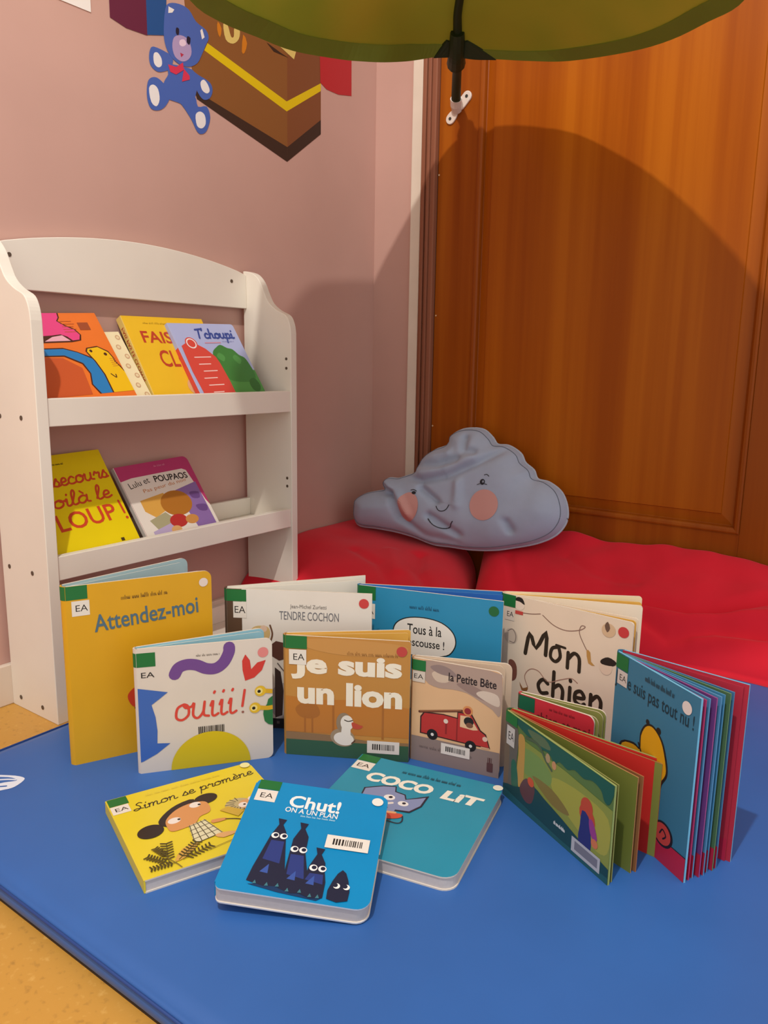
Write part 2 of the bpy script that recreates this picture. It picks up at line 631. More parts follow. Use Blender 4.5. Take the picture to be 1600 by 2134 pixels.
# ================================================================== the room
YD = 0.016      # plane of the door wall
XW = -0.012     # plane of the left wall
struct(box('floor', -0.15, 3.0, -3.6, 0.15, -0.06, 0.0, FLOOR))
struct(box('wall_left', XW-0.1, XW, -3.6, 0.13, -0.06, 2.5, WALL))
V, F = merge([boxvf(XW-0.1, 0.137, YD, YD+0.11, -0.06, 2.5), boxvf(1.19, 2.6, YD, YD+0.11, -0.06, 2.5), boxvf(0.137, 1.19, YD, YD+0.11, 2.06, 2.5)])
struct(mk('wall_back', V, F, WALL))
bb = box('baseboard_left', XW, 0.0, -3.6, YD, 0.0, 0.075, pm('#d9c8b6', 0.5), None, 0.002)
struct(bb)
struct(box('trim_1', 0.107, 0.137, YD-0.006, YD+0.02, 0.0, 2.1, pm('#dccbb8', 0.5, 0.06, 8.0), None, 0.002))
# moulded wooden casing at the side of the door
tr2 = bpy.data.objects.new('trim_2', None)
COL.objects.link(tr2)
struct(tr2)
for x0, x1, y in ((0.137, 0.1445, 0.010), (0.1445, 0.153, 0.003), (0.153, 0.1605, 0.008), (0.1605, 0.1675, 0.001), (0.1675, 0.1815, 0.006)):
    box('casing_moulding', x0, x1, y, YD+0.03, 0.0, 2.06, FRAMEW, tr2, 0.0018)
# door leaf with one tall panel
dr = bpy.data.objects.new('door_1', None)
COL.objects.link(dr)
struct(dr)
YF = YD+0.004
PX0, PX1, PZ0, PZ1 = 0.2955, 0.968, 0.266, 1.93
box('hinge_stile', 0.183, PX0, YF, YF+0.04, 0.01, 2.05, WOOD2, dr, 0.001)
box('lock_stile', PX1, 1.088, YF, YF+0.04, 0.01, 2.05, WOOD2, dr, 0.001)
box('bottom_rail', PX0, PX1, YF, YF+0.04, 0.01, PZ0, WOOD2, dr, 0.0005)
box('top_rail', PX0, PX1, YF, YF+0.04, PZ1, 2.05, WOOD2, dr, 0.0005)
def panel_ring(name, i0, y0, i1, y1, mat):
    a = [(PX0+i0, y0, PZ0+i0), (PX1-i0, y0, PZ0+i0), (PX1-i0, y0, PZ1-i0), (PX0+i0, y0, PZ1-i0)]
    b = [(PX0+i1, y1, PZ0+i1), (PX1-i1, y1, PZ0+i1), (PX1-i1, y1, PZ1-i1), (PX0+i1, y1, PZ1-i1)]
    return a+b, [(k, (k+1) % 4, 4+(k+1) % 4, 4+k) for k in range(4)]
parts = []
prof = [(0.0, YF), (0.0005, YF-0.0035), (0.004, YF-0.005), (0.009, YF-0.0045), (0.0125, YF-0.0005), (0.0145, YF+0.009), (0.0165, YF+0.010)]
for (a, ya), (b, yb) in zip(prof[:-1], prof[1:]):
    parts.append(panel_ring('', a, ya, b, yb, None))
V, F = merge(parts)
fixn(mk('panel_moulding', V, F, WOOD2, dr))
parts = [panel_ring('', 0.0165, YF+0.010, 0.0395, YF+0.004, None), panel_ring('', 0.0395, YF+0.004, 0.041, YF+0.0005, None)]
i = 0.041
parts.append(([(PX0+i, YF+0.0005, PZ0+i), (PX1-i, YF+0.0005, PZ0+i), (PX1-i, YF+0.0005, PZ1-i), (PX0+i, YF+0.0005, PZ1-i)], [(0, 1, 2, 3)]))
V, F = merge(parts)
mk('raised_panel', V, F, WOOD, dr)
for x0, x1, y in ((1.09, 1.11, 0.006), (1.11, 1.15, 0.0), (1.15, 1.19, 0.006)):
    box('casing_moulding', x0, x1, y, YD+0.03, 0.0, 2.06, FRAMEW, dr, 0.0018)
box('backing_board', 0.183, 1.088, YF+0.02, YF+0.038, 0.012, 2.05, WOOD2, dr)
for cx_, cz_ in ((0.186, 1.078), (0.188, 0.735), (0.187, 0.45)):
    V, F = discvf((cx_, YF-0.0012, cz_), (0, 1, 0), 0.0022, 0.002, 8)
    mk('paint_fleck', V, F, pm('#d8b48a', 0.6), dr)

# painted mural on the left wall
MU = {'chestL': [(-0.617, 1.33), (-0.32, 1.415), (-0.323, 1.096), (-0.595, 1.144), (-0.604, 1.223)], 'chestR': [(-0.32, 1.415), (-0.205, 1.455), (-0.205, 1.182), (-0.323, 1.096)], 'yelL': [(-0.557, 1.246), (-0.566, 1.23), (-0.324, 1.174), (-0.324, 1.195)], 'yelR': [(-0.324, 1.195), (-0.324, 1.174), (-0.205, 1.248), (-0.205, 1.265)], 'darkL': [(-0.594, 1.148), (-0.589, 1.133), (-0.324, 1.066), (-0.323, 1.098)], 'darkR': [(-0.323, 1.098), (-0.324, 1.066), (-0.205, 1.152), (-0.205, 1.184)], 'lock': [(-0.513, 1.295), (-0.507, 1.268), (-0.487, 1.266), (-0.47, 1.28), (-0.467, 1.299), (-0.482, 1.298), (-0.484, 1.281), (-0.492, 1.278), (-0.501, 1.297)], 'o1': [(-0.528, 1.295), (-0.53, 1.279), (-0.523, 1.267), (-0.518, 1.285)], 'o2': [(-0.457, 1.293), (-0.462, 1.258), (-0.454, 1.258), (-0.446, 1.279)], 'o3': [(-0.387, 1.299), (-0.342, 1.291), (-0.318, 1.288), (-0.365, 1.287)], 'o4': [(-0.344, 1.303), (-0.299, 1.29), (-0.292, 1.308), (-0.318, 1.308)], 'red': [(-0.209, 1.331), (-0.089, 1.364), (-0.088, 1.267), (-0.139, 1.257), (-0.184, 1.257), (-0.207, 1.266)], 'purple': [(-0.787, 1.255), (-0.787, 1.219), (-0.753, 1.212), (-0.706, 1.214), (-0.706, 1.283)], 'blue': [(-0.706, 1.283), (-0.706, 1.215), (-0.661, 1.228), (-0.658, 1.299)], 'head': [(-0.667, 1.239), (-0.662, 1.273), (-0.652, 1.287), (-0.628, 1.294), (-0.604, 1.292), (-0.586, 1.276), (-0.561, 1.269), (-0.554, 1.256), (-0.563, 1.239), (-0.572, 1.222), (-0.586, 1.2), (-0.609, 1.187), (-0.635, 1.186), (-0.656, 1.197), (-0.666, 1.215)], 'ear1': [(-0.654, 1.281), (-0.64, 1.28), (-0.645, 1.273), (-0.655, 1.269)], 'ear2': [(-0.571, 1.268), (-0.565, 1.254), (-0.572, 1.248), (-0.576, 1.263)], 'muzzle': [(-0.643, 1.23), (-0.626, 1.239), (-0.607, 1.236), (-0.6, 1.217), (-0.608, 1.201), (-0.625, 1.192), (-0.642, 1.196), (-0.648, 1.212)], 'nose': [(-0.629, 1.229), (-0.618, 1.234), (-0.613, 1.227), (-0.622, 1.22), (-0.63, 1.221)], 'mouth': [(-0.629, 1.207), (-0.62, 1.206), (-0.627, 1.199)], 'eye1': [(-0.637, 1.249), (-0.63, 1.249), (-0.632, 1.237), (-0.638, 1.239)], 'eye2': [(-0.61, 1.242), (-0.602, 1.241), (-0.605, 1.228), (-0.612, 1.231)], 'bow1': [(-0.66, 1.177), (-0.64, 1.178), (-0.623, 1.191), (-0.621, 1.178), (-0.641, 1.164), (-0.655, 1.165)], 'bow2': [(-0.621, 1.18), (-0.607, 1.171), (-0.607, 1.164), (-0.627, 1.155)], 'body': [(-0.659, 1.177), (-0.617, 1.184), (-0.594, 1.182), (-0.588, 1.157), (-0.596, 1.131), (-0.612, 1.113), (-0.638, 1.114), (-0.667, 1.115), (-0.675, 1.125), (-0.67, 1.144), (-0.66, 1.159)], 'armL': [(-0.701, 1.191), (-0.692, 1.199), (-0.664, 1.198), (-0.647, 1.193), (-0.652, 1.174), (-0.665, 1.164), (-0.685, 1.157), (-0.7, 1.163), (-0.704, 1.175)], 'padL': [(-0.693, 1.186), (-0.684, 1.191), (-0.675, 1.183), (-0.675, 1.171), (-0.684, 1.165), (-0.693, 1.17)], 'legL': [(-0.711, 1.126), (-0.704, 1.14), (-0.688, 1.146), (-0.67, 1.139), (-0.655, 1.126), (-0.668, 1.101), (-0.686, 1.088), (-0.704, 1.087), (-0.712, 1.103)], 'padFL': [(-0.707, 1.122), (-0.697, 1.131), (-0.686, 1.126), (-0.683, 1.108), (-0.691, 1.094), (-0.703, 1.099)], 'armR': [(-0.602, 1.182), (-0.584, 1.179), (-0.554, 1.173), (-0.547, 1.159), (-0.555, 1.143), (-0.571, 1.136), (-0.583, 1.142), (-0.593, 1.156)], 'padR': [(-0.579, 1.166), (-0.57, 1.174), (-0.56, 1.168), (-0.555, 1.157), (-0.563, 1.15), (-0.575, 1.153)], 'legR': [(-0.636, 1.122), (-0.596, 1.137), (-0.587, 1.119), (-0.564, 1.125), (-0.555, 1.106), (-0.565, 1.079), (-0.579, 1.069), (-0.591, 1.071), (-0.605, 1.09), (-0.621, 1.106)], 'padFR': [(-0.594, 1.102), (-0.582, 1.111), (-0.57, 1.107), (-0.568, 1.091), (-0.578, 1.08), (-0.591, 1.082)]}
def wallconv(x, z, y):
    return (XW - y, x, z)
class WallArt(Art):
    def xz(s, u, v):
        return (u, v)
mural = empty('wall_mural', Matrix.Translation((0, 0, 0)))
tag(mural, 'mural of a toy chest with blue teddy bear painted on the pink wall', 'mural')
wa = WallArt(1, 1, wallconv, 0.0003, 0.00004)
for grp, col, keys, sm in (
    ('painted_chest', '#86552c', ('chestL',), 0), ('painted_chest', '#7d4a2c', ('chestR',), 0),
    ('painted_chest', '#d9b813', ('yelL', 'yelR'), 0), ('painted_chest', '#3c2a22', ('darkL', 'darkR'), 0),
    ('painted_chest', '#d8bd6c', ('lock',), 3), ('painted_chest', '#c9781f', ('o1', 'o2'), 2), ('painted_chest', '#33251d', ('o3',), 0), ('painted_chest', '#d8bd6c', ('o4',), 0),
    ('painted_cloth', '#b3262c', ('red',), 0), ('painted_cloth#2', '#62203a', ('purple',), 0), ('painted_cloth#3', '#1a4c86', ('blue',), 0),
    ('painted_bear', '#4661a8', ('armL', 'legL', 'legR', 'body', 'armR', 'head'), 3),
    ('painted_bear', '#e4dcd8', ('padL', 'padFL', 'padFR', 'padR'), 3), ('painted_bear', '#e4dcd8', ('ear1', 'ear2'), 0),
    ('painted_bear', '#ab93b8', ('muzzle',), 3), ('painted_bear', '#e0c4d4', ('nose',), 2), ('painted_bear', '#b03048', ('mouth',), 0),
    ('painted_bear', '#1e1c30', ('eye1', 'eye2'), 2), ('painted_bear', '#cf3450', ('bow1', 'bow2'), 0)):
    for k in keys:
        wa.poly(grp, col, MU[k], sm)
wa.build(mural)
pp = box('wall_poster', XW, XW+0.0012, -0.9, -0.826, 1.214, 1.33, pm('#e8ded6', 0.6))
tag(pp, 'corner of a white sheet of paper on the wall at the top left', 'poster')

# ================================================================== bookshelf
YL0, YL1, YR0, YR1 = -1.067, -1.047, -0.481, -0.463
shelf = empty('bookshelf', Matrix.Translation((0.07, -0.765, 0)))
tag(shelf, 'white wooden display bookshelf with arched top rail against the pink wall', 'bookshelf')
SI = Matrix.Translation((-0.07, 0.765, 0))
side = [(0.0, 0.0), (0.142, 0.0), (0.1415, 0.672), (0.138, 0.692), (0.127, 0.710), (0.100, 0.722), (0.078, 0.737), (0.065, 0.757), (0.052, 0.782), (0.034, 0.799), (0.012, 0.806), (0.0, 0.807)]
sm_side = side[:2]+[(p[0], p[1]) for p in crom([(a, b, 0) for a, b in side[2:]], 4)]
def shelfpart(name, V, F, mat=WHITE, bev=0.0012, par=None):
    o = fixn(mk(name, V, F, mat, par or shelf, M=SI if par is None else None))
    if bev:
        md = o.modifiers.new('bevel', 'BEVEL')
        md.width = bev
        md.segments = 2
        md.limit_method = 'ANGLE'
        md.angle_limit = math.radians(50)
    return o
def screwhole(par, c, n, r=0.004):
    V, F = discvf(c, n, r, 0.0009, 14)
    fixn(mk('screw_hole', V, F, SCREW, par))
lp = shelfpart('side_panel', *prismvf(sm_side, 'y', YL0, YL1))
rp_ = shelfpart('side_panel', *prismvf(sm_side, 'y', YR0, YR1))
for x, z in ((0.095, 0.519), (0.03, 0.519), (0.023, 0.26), (0.095, 0.26), (0.028, 0.02), (0.097, 0.02)):
    screwhole(lp, (x, YL0+0.0002, z), (0, -1, 0))
for z in (0.619, 0.599, 0.359, 0.341):
    screwhole(rp_, (0.128, YR0+0.0002, z), (0, -1, 0), 0.0032)
arch = []
for k in range(25):
    t = k/24
    arch.append((YL1+(YR0-YL1)*t, 0.798+0.034*math.sin(math.pi*t)**0.8))
rail = shelfpart('top_rail', *prismvf([(YL1, 0.727), (YR0, 0.727)]+arch[::-1], 'x', -0.008, 0.010))
for y in (-0.525, -1.02):
    screwhole(rail, (0.0098, y, 0.782), (1, 0, 0), 0.0038)
for z0, z1 in ((0.506, 0.551), (0.250, 0.291), (0.012, 0.055)):
    V, F = boxvf(0.124, 0.139, YL1, YR0, z0, z1)
    shelfpart('shelf_front', V, F)
    V, F = boxvf(0.002, 0.124, YL1, YR0, z0+0.001, z0+0.013)
    shelfpart('shelf_base', V, F)
    V, F = boxvf(0.0, 0.011, YL1, YR0, z0+0.013, z0+0.052)
    shelfpart('back_rail', V, F)

# ================================================================== play mat
def mat_geo():
    x0, x1, y0, y1 = 0.196, 2.3, -1.352, YD-0.01
    pr = [(0.0, 0.0), (-0.004, 0.006), (-0.0055, 0.014), (-0.0035, 0.0215), (0.0015, 0.0245), (0.004, 0.0238), (0.009, 0.0275), (0.02, 0.0298), (0.06, 0.03)]
    rings = []
    for i, z in pr:
        n = 14
        ring = []
        r = max(0.004, 0.02-i)
        for cx, cy, a0 in ((x0+i+r, y0+i+r, 180), (x1-i-r, y0+i+r, 270), (x1-i-r, y1-i-r, 0), (x0+i+r, y1-i-r, 90)):
            for k in range(n):
                a = math.radians(a0+90*k/(n-1))
                ring.append((cx+r*math.cos(a), cy+r*math.sin(a), z))
        rings.append(ring)
    V, F = [], []
    N = len(rings[0])
    for rg in rings:
        V += rg
    for j in range(len(rings)-1):
        for k in range(N):
            k2 = (k+1) % N
            F.append((j*N+k, j*N+k2, (j+1)*N+k2, (j+1)*N+k))
    F.append(tuple((len(rings)-1)*N+k for k in range(N)))
    F.append(tuple(range(N-1, -1, -1)))
    return V, F
V, F = mat_geo()
pmat = empty('play_mat', Matrix.Translation((0, 0, 0.0)))
tag(pmat, 'large blue vinyl play mat covering the yellow floor', 'mat')
fm = [0]*len(F)
o = mk('mat_cushion', V, F, MATB, pmat, smooth=True)
x0, y0 = 0.1915, -1.3565
V, F = tubevf([(2.25, y0, 0.0225), (x0+0.02, y0, 0.0225), (x0+0.006, y0+0.006, 0.0225), (x0, y0+0.02, 0.0225), (x0, 0.0, 0.0225)], 0.0020, 6)
mk('edge_piping', V, F, MATS_, pmat, smooth=True)
V, F = boxvf(0.197, 2.25, -1.3492, -1.3392, 0.0, 0.004)
mk('underside_binding', *merge([boxvf(0.199, 2.25, -1.3545, -1.343, 0.0002, 0.0032)]), DARK, pmat)
def matart():
    a = WallArt(1, 1, lambda x, z, y: (x, z, ZM - y), 0.0003, 0.00005)
    a.poly('printed_emblem', '#d9dde6', [(0.261, -1.251), (0.285, -1.229), (0.305, -1.22), (0.314, -1.224), (0.32, -1.241), (0.316, -1.253), (0.306, -1.261)], 3)
    a.poly('printed_emblem', '#3463a5', [(0.270, -1.249), (0.288, -1.233), (0.303, -1.2285), (0.306, -1.232), (0.298, -1.243), (0.290, -1.256)], 3)
    a.stroke_xz('printed_emblem', '#d9dde6', [(0.278, -1.252), (0.293, -1.237), (0.303, -1.23)], 0.0035)
    a.stroke_xz('printed_emblem', '#3463a5', [(0.301, -1.256), (0.309, -1.247)], 0.0035)
    a.build(pmat)
matart()

# ================================================================== red cushions
def ridge(x, y, pts, w):
    """signed bump from a polyline fold"""
    best = 9.0
    for (ax, ay), (bx, by) in zip(pts[:-1], pts[1:]):
        dx, dy = bx-ax, by-ay
        t = max(0, min(1, ((x-ax)*dx+(y-ay)*dy)/(dx*dx+dy*dy)))
        best = min(best, math.hypot(x-ax-t*dx, y-ay-t*dy))
    return math.exp(-(best/w)**2)
def cushion(name, label, nx, ny, fx, height, fp, zbase=ZM):
    """height(s,t) over a rounded footprint fp(s,t); s,t in 0..1"""
    V, F = [], []
    for j in range(ny+1):
        for i in range(nx+1):
            s, t = i/nx, j/ny
            x, y = fp(s, t)
            V.append((x, y, zbase+height(s, t, x, y)))
    def idx(i, j):
        return j*(nx+1)+i
    for j in range(ny):
        for i in range(nx):
            F.append((idx(i, j), idx(i+1, j), idx(i+1, j+1), idx(i, j+1)))
    top = len(V)
    ring = [idx(i, 0) for i in range(nx+1)]+[idx(nx, j) for j in range(1, ny+1)]+[idx(i, ny) for i in range(nx-1, -1, -1)]+[idx(0, j) for j in range(ny-1, 0, -1)]
    n = len(ring)
    for k in ring:
        x, y, z = V[k]
        V.append((x, y, zbase+0.0005))
    for k in range(n):
        k2 = (k+1) % n
        F.append((ring[k], top+k, top+k2, ring[k2]))
    F.append(tuple(top+k for k in range(n)))
    o = fixn(mk(name, V, F, RED, smooth=True))
    return o
def edgeprof(d, R):
    d = max(0.0, min(1.0, d/R))
    return math.sqrt(max(0.0, 1-(1-d)**2))
def fpL(s, t):
    # sinuous quad: door side at t=1
    x0 = XW+0.003
    xr = 0.345+0.24*(1-t)
    y = -0.52+(YD-0.008+0.52)*t
    return (x0+(xr-x0)*s, y-0.02*math.sin(math.pi*s)*(1-t))
def hL(s, t, x, y):
    e = edgeprof(s+0.45, 0.62)*edgeprof(1-s, 0.22)**0.8*edgeprof(t, 0.52)*edgeprof(1.02-t+0.5, 0.4)
    h = (0.158-0.045*s)*e
    h += 0.006*mnoise.noise(Vector((x*9, y*9, 1.3)))*e
    h -= 0.011*ridge(x, y, [(0.30, -0.20), (0.36, -0.30), (0.43, -0.36)], 0.016)*e
    h -= 0.007*ridge(x, y, [(0.18, -0.30), (0.27, -0.33), (0.36, -0.40)], 0.014)*e
    h += 0.006*ridge(x, y, [(0.24, -0.24), (0.33, -0.34)], 0.018)*e
    return h
lc = cushion('floor_cushion', '', 110, 110, None, hL, fpL)
tag(lc, 'red fabric cushion in the corner between bookshelf and door', 'cushion', 'red cushions along the door')
def fpR(s, t):
    x0 = 0.352+0.105*(1-t)
    y0 = -0.222-0.012*math.sin(s*9)-0.006*math.sin(s*23+1)
    y = y0+(YD-0.008-y0)*t
    return (x0+(1.75-x0)*s, y)
def hR(s, t, x, y):
    e = max(t, 0.0)**0.55*edgeprof(s, 0.05)*edgeprof(1-s, 0.1)
    h = 0.186*e
    h += (0.016*mnoise.noise(Vector((x*5, y*8, 4.1)))+0.009*mnoise.noise(Vector((x*14, y*16, 2.1))))*e
    w = 0.011
    h -= 0.034*ridge(x, y, [(0.80, -0.155), (0.92, -0.145), (0.99, -0.12), (1.05, -0.085), (1.12, -0.075)], w)*e
    h -= 0.030*ridge(x, y, [(0.84, -0.185), (0.90, -0.20), (0.98, -0.165), (1.10, -0.15), (1.25, -0.14)], w)*e
    h += 0.02*ridge(x, y, [(0.83, -0.172), (0.92, -0.17), (1.02, -0.135), (1.12, -0.11)], 0.013)*e
    h += 0.018*ridge(x, y, [(0.95, -0.195), (1.08, -0.18), (1.2, -0.19)], 0.014)*e
    h -= 0.010*ridge(x, y, [(0.49, -0.10), (0.53, -0.16), (0.58, -0.19)], w)*e
    h -= 0.005*ridge(x, y, [(0.62, -0.06), (0.70, -0.10), (0.80, -0.11)], w)*e
    return h
rc = cushion('floor_cushion', '', 320, 120, None, hR, fpR)
tag(rc, 'long rumpled red cushion along the door, right of the corner one', 'cushion', 'red cushions along the door')

# ================================================================== cloud pillow
OUT = [(-0.283, 0.061), (-0.281, 0.082), (-0.257, 0.1), (-0.223, 0.111), (-0.200, 0.118), (-0.209, 0.132), (-0.195, 0.149), (-0.167, 0.151), (-0.145, 0.16), (-0.119, 0.171), (-0.116, 0.183), (-0.103, 0.21), (-0.075, 0.235), (-0.042, 0.251), (-0.038, 0.273), (-0.014, 0.291), (0.016, 0.298), (0.048, 0.296), (0.073, 0.279), (0.089, 0.263), (0.119, 0.262), (0.151, 0.246), (0.166, 0.225), (0.19, 0.209), (0.203, 0.189), (0.232, 0.184), (0.262, 0.167), (0.279, 0.143), (0.288, 0.112), (0.283, 0.085), (0.264, 0.06), (0.226, 0.038), (0.176, 0.021), (0.125, 0.007), (0.065, -0.001), (0.009, -0.002), (-0.039, -0.003), (-0.096, 0.008), (-0.153, 0.014), (-0.211, 0.015), (-0.259, 0.015), (-0.277, 0.031)]
CR = [[(-0.21, 0.133), (-0.158, 0.103), (-0.126, 0.053), (-0.053, 0.014), (0.033, 0.009)], [(-0.111, 0.189), (-0.04, 0.192), (0.009, 0.212)], [(-0.139, 0.156), (-0.076, 0.148), (-0.009, 0.166), (0.063, 0.204), (0.125, 0.251)], [(0.016, 0.266), (0.022, 0.233), (0.048, 0.231)], [(-0.073, 0.129), (-0.025, 0.101)], [(-0.159, 0.108), (-0.212, 0.111)], [(0.158, 0.075), (0.17, 0.059)], [(-0.04, 0.065), (0.04, 0.029)]]
RD = [[(-0.19, 0.135), (-0.135, 0.105), (-0.10, 0.06)], [(-0.13, 0.165), (-0.07, 0.168), (0.0, 0.188), (0.05, 0.22)], [(-0.085, 0.215), (-0.02, 0.225)], [(0.024, 0.15), (0.03, 0.10)]]
OUTS = [(p[0], p[1]) for p in crom([(a, b, 0) for a, b in OUT], 5, True)]
def inside_dist(x, z):
    d = 9
    n = len(OUTS)
    for i in range(n):
        ax, az = OUTS[i-1]; bx, bz = OUTS[i]
        dx, dz = bx-ax, bz-az
        L = dx*dx+dz*dz+1e-12
        t = max(0, min(1, ((x-ax)*dx+(z-az)*dz)/L))
        d = min(d, math.hypot(x-ax-t*dx, z-az-t*dz))
    return d
def front_y(x, z, d=None):
    d = inside_dist(x, z) if d is None else d
    th = 0.055*math.sqrt(max(0, 1-(1-min(1, d/0.085))**2))
    e = min(1, d/0.03)
    for c in CR:
        th -= 0.014*ridge(x, z, c, 0.009)*e
    for c in RD:
        th += 0.010*ridge(x, z, c, 0.011)*e
    th += 0.004*mnoise.noise(Vector((x*16, z*16, 0.4)))*e
    return -th
lean = Vector((0, .28, .96)).normalized()
ux = Vector((.985, .1, 0)).normalized()
fy = -(ux.cross(lean))
fy.normalize()
MC = Matrix(((ux.x, fy.x, lean.x, 0.33), (ux.y, fy.y, lean.y, -0.120), (ux.z, fy.z, lean.z, 0.17), (0, 0, 0, 1)))
cl = empty('cloud_pillow', MC)
tag(cl, 'grey-blue cloud-shaped pillow with pink cheeks and smiling face on the red cushions', 'pillow')
NR = 34
V, F = [], []
cx, cz = 0.005, 0.10
N = len(OUTS)
for sgn in (1, -1):
    base = len(V)
    V.append((cx, front_y(cx, cz) if sgn == 1 else 0.03, cz))
    for k in range(1, NR+1):
        r = (k/NR)**0.85
        for a, b in OUTS:
            x, z = cx+(a-cx)*r, cz+(b-cz)*r
            if k == NR:
                V.append((x, 0.0, z))
            elif sgn == 1:
                V.append((x, front_y(x, z), z))
            else:
                d = inside_dist(x, z)
                V.append((x, 0.03*math.sqrt(max(0, 1-(1-min(1, d/0.07))**2)), z))
    for q in range(N):
        q2 = (q+1) % N
        f = (base, base+1+q2, base+1+q)
        F.append(f if sgn == 1 else f[::-1])
        for k in range(NR-1):
            a = base+1+k*N
            f = (a+q, a+q2, a+N+q2, a+N+q)
            F.append(f if sgn == 1 else f[::-1])
co = fixn(mk('cloud_body', V, F, CLOUDM, cl, smooth=True))
V, F = tubevf([(a, -0.001, b) for a, b in OUTS], 0.0028, 6, True)
mk('piping', V, F, pm('#aeb2bd', 0.85), cl, smooth=True)
inner_line = []
for i in range(N):
    a, b = OUTS[i]
    x, z = cx+(a-cx)*0.965, cz+(b-cz)*0.95
    inner_line.append((x, front_y(x, z)-0.0008, z))
V, F = tubevf(inner_line, 0.0009, 5, True)
mk('stitching', V, F, pm('#6f7380', 0.85), cl, smooth=True)
class CloudArt(Art):
    def xz(s, u, v):
        return (u, v)
    def ell(s, grp, hexc, u, v, ru, rv, rot=0, n=36):
        pts, fs = [(u, v)], []
        K = 7
        for k in range(1, K+1):
            for j in range(n):
                t = 2*math.pi*j/n
                pts.append((u+ru*k/K*math.cos(t), v+rv*k/K*math.sin(t)))
        for j in range(n):
            j2 = (j+1) % n
            fs.append((0, 1+j, 1+j2))
            for k in range(K-1):
                a = 1+k*n
                fs.append((a+j, a+n+j, a+n+j2, a+j2))
        s._put(grp, hexc, pts, fs, 0.9)
ca = CloudArt(1, 1, lambda x, z, y: (x, front_y(x, z)+y*2.2, z), 0.0006, 0.00005)
ca.ell('cheek', '#cb958c', -0.100, 0.079, 0.029, 0.036)
cb = CloudArt(1, 1, lambda x, z, y: (x, front_y(x, z)+y*2.2, z), 0.0006, 0.00005)
cb.ell('cheek', '#cb958c', 0.1, 0.107, 0.036, 0.037)
ck = '#2b2a2e'
ca.stroke_xz('mouth', ck, [(-0.041, 0.056), (-0.025, 0.043), (-0.003, 0.038), (0.016, 0.044), (0.027, 0.058)], 0.0022, 6)
ca.stroke_xz('nose', ck, [(-0.022, 0.089), (-0.014, 0.08), (-0.003, 0.079), (0.007, 0.085), (0.012, 0.096)], 0.0020, 6)
ca.ell('eye', ck, -0.090, 0.115, 0.006, 0.004)
ca.stroke_xz('eyebrow', ck, [(-0.1, 0.121), (-0.092, 0.123), (-0.084, 0.120)], 0.0018, 4)
cb.ell('eye', ck, 0.088, 0.161, 0.0062, 0.007)
cb.ell('eye', '#8d929f', 0.0895, 0.162, 0.0024, 0.003)
cb.stroke_xz('eye', ck, [(0.076, 0.153), (0.082, 0.156)], 0.0016, 0)
cb.stroke_xz('eye', ck, [(0.094, 0.157), (0.1, 0.156)], 0.0016, 0)
cb.stroke_xz('eyebrow', ck, [(0.09, 0.178), (0.096, 0.180), (0.102, 0.176)], 0.0018, 4)
ca.build(cl)
cb.build(cl)

# ================================================================== leaf canopy
def leaf_mat():
    m = bpy.data.materials.new('leaf_fabric')
    m.use_nodes = True
    nt = m.node_tree
    nt.nodes.clear()
    out = nt.nodes.new('ShaderNodeOutputMaterial')
    d = nt.nodes.new('ShaderNodeBsdfDiffuse')
    t = nt.nodes.new('ShaderNodeBsdfTranslucent')
    mix = nt.nodes.new('ShaderNodeMixShader')
    tc = nt.nodes.new('ShaderNodeTexCoord')
    nz = nt.nodes.new('ShaderNodeTexNoise')
    nz.inputs['Scale'].default_value = 3
    rp = nt.nodes.new('ShaderNodeValToRGB')
    rp.color_ramp.elements[0].color = lin('#8d9630')
    rp.color_ramp.elements[1].color = lin('#ac9f36')
    rp.color_ramp.elements[0].position = 0.35
    rp.color_ramp.elements[1].position = 0.65
    nt.links.new(tc.outputs['Object'], nz.inputs['Vector'])
    nt.links.new(nz.outputs['Fac'], rp.inputs[0])
    nt.links.new(rp.outputs[0], d.inputs[0])
    nt.links.new(rp.outputs[0], t.inputs[0])
    mix.inputs[0].default_value = 0.22
    nt.links.new(d.outputs[0], mix.inputs[1])
    nt.links.new(t.outputs[0], mix.inputs[2])
    nt.links.new(mix.outputs[0], out.inputs[0])
    return m
NT = (0.338, -0.163, 1.271)
LB = [NT, (0.318, -0.172, 1.271), (0.297, -0.189, 1.269), (0.283, -0.224, 1.257), (0.274, -0.26, 1.245), (0.270, -0.333, 1.223), (0.252, -0.382, 1.214), (0.234, -0.432, 1.207), (0.226, -0.559, 1.186), (0.233, -0.66, 1.177), (0.262, -0.775, 1.159), (0.30, -0.875, 1.152), (0.41, -1.07, 1.165), (0.64, -1.20, 1.20), (0.90, -1.18, 1.24), (1.10, -1.08, 1.26)]
RB = [NT, (0.375, -0.148, 1.263), (0.422, -0.138, 1.256), (0.50, -0.130, 1.24), (0.587, -0.132, 1.223), (0.736, -0.199, 1.191), (0.833, -0.266, 1.171), (0.913, -0.34, 1.158), (0.974, -0.403, 1.147), (1.02, -0.48, 1.15), (1.07, -0.58, 1.165), (1.10, -0.68, 1.19), (1.13, -0.80, 1.215), (1.135, -0.90, 1.235), (1.125, -1.0, 1.25), (1.10, -1.08, 1.26)]
MB = [NT, (0.343, -0.173, 1.283), (0.350, -0.186, 1.296), (0.362, -0.205, 1.313), (0.389, -0.24, 1.334), (0.43, -0.29, 1.356), (0.47, -0.34, 1.375), (0.52, -0.40, 1.395), (0.58, -0.46, 1.41), (0.645, -0.53, 1.42), (0.73, -0.62, 1.425), (0.81, -0.70, 1.42), (0.88, -0.78, 1.40), (0.96, -0.90, 1.365), (1.04, -1.0, 1.31), (1.10, -1.08, 1.26)]
LBs, RBs, MBs = crom(LB, 4), crom(RB, 4), crom(MB, 4)
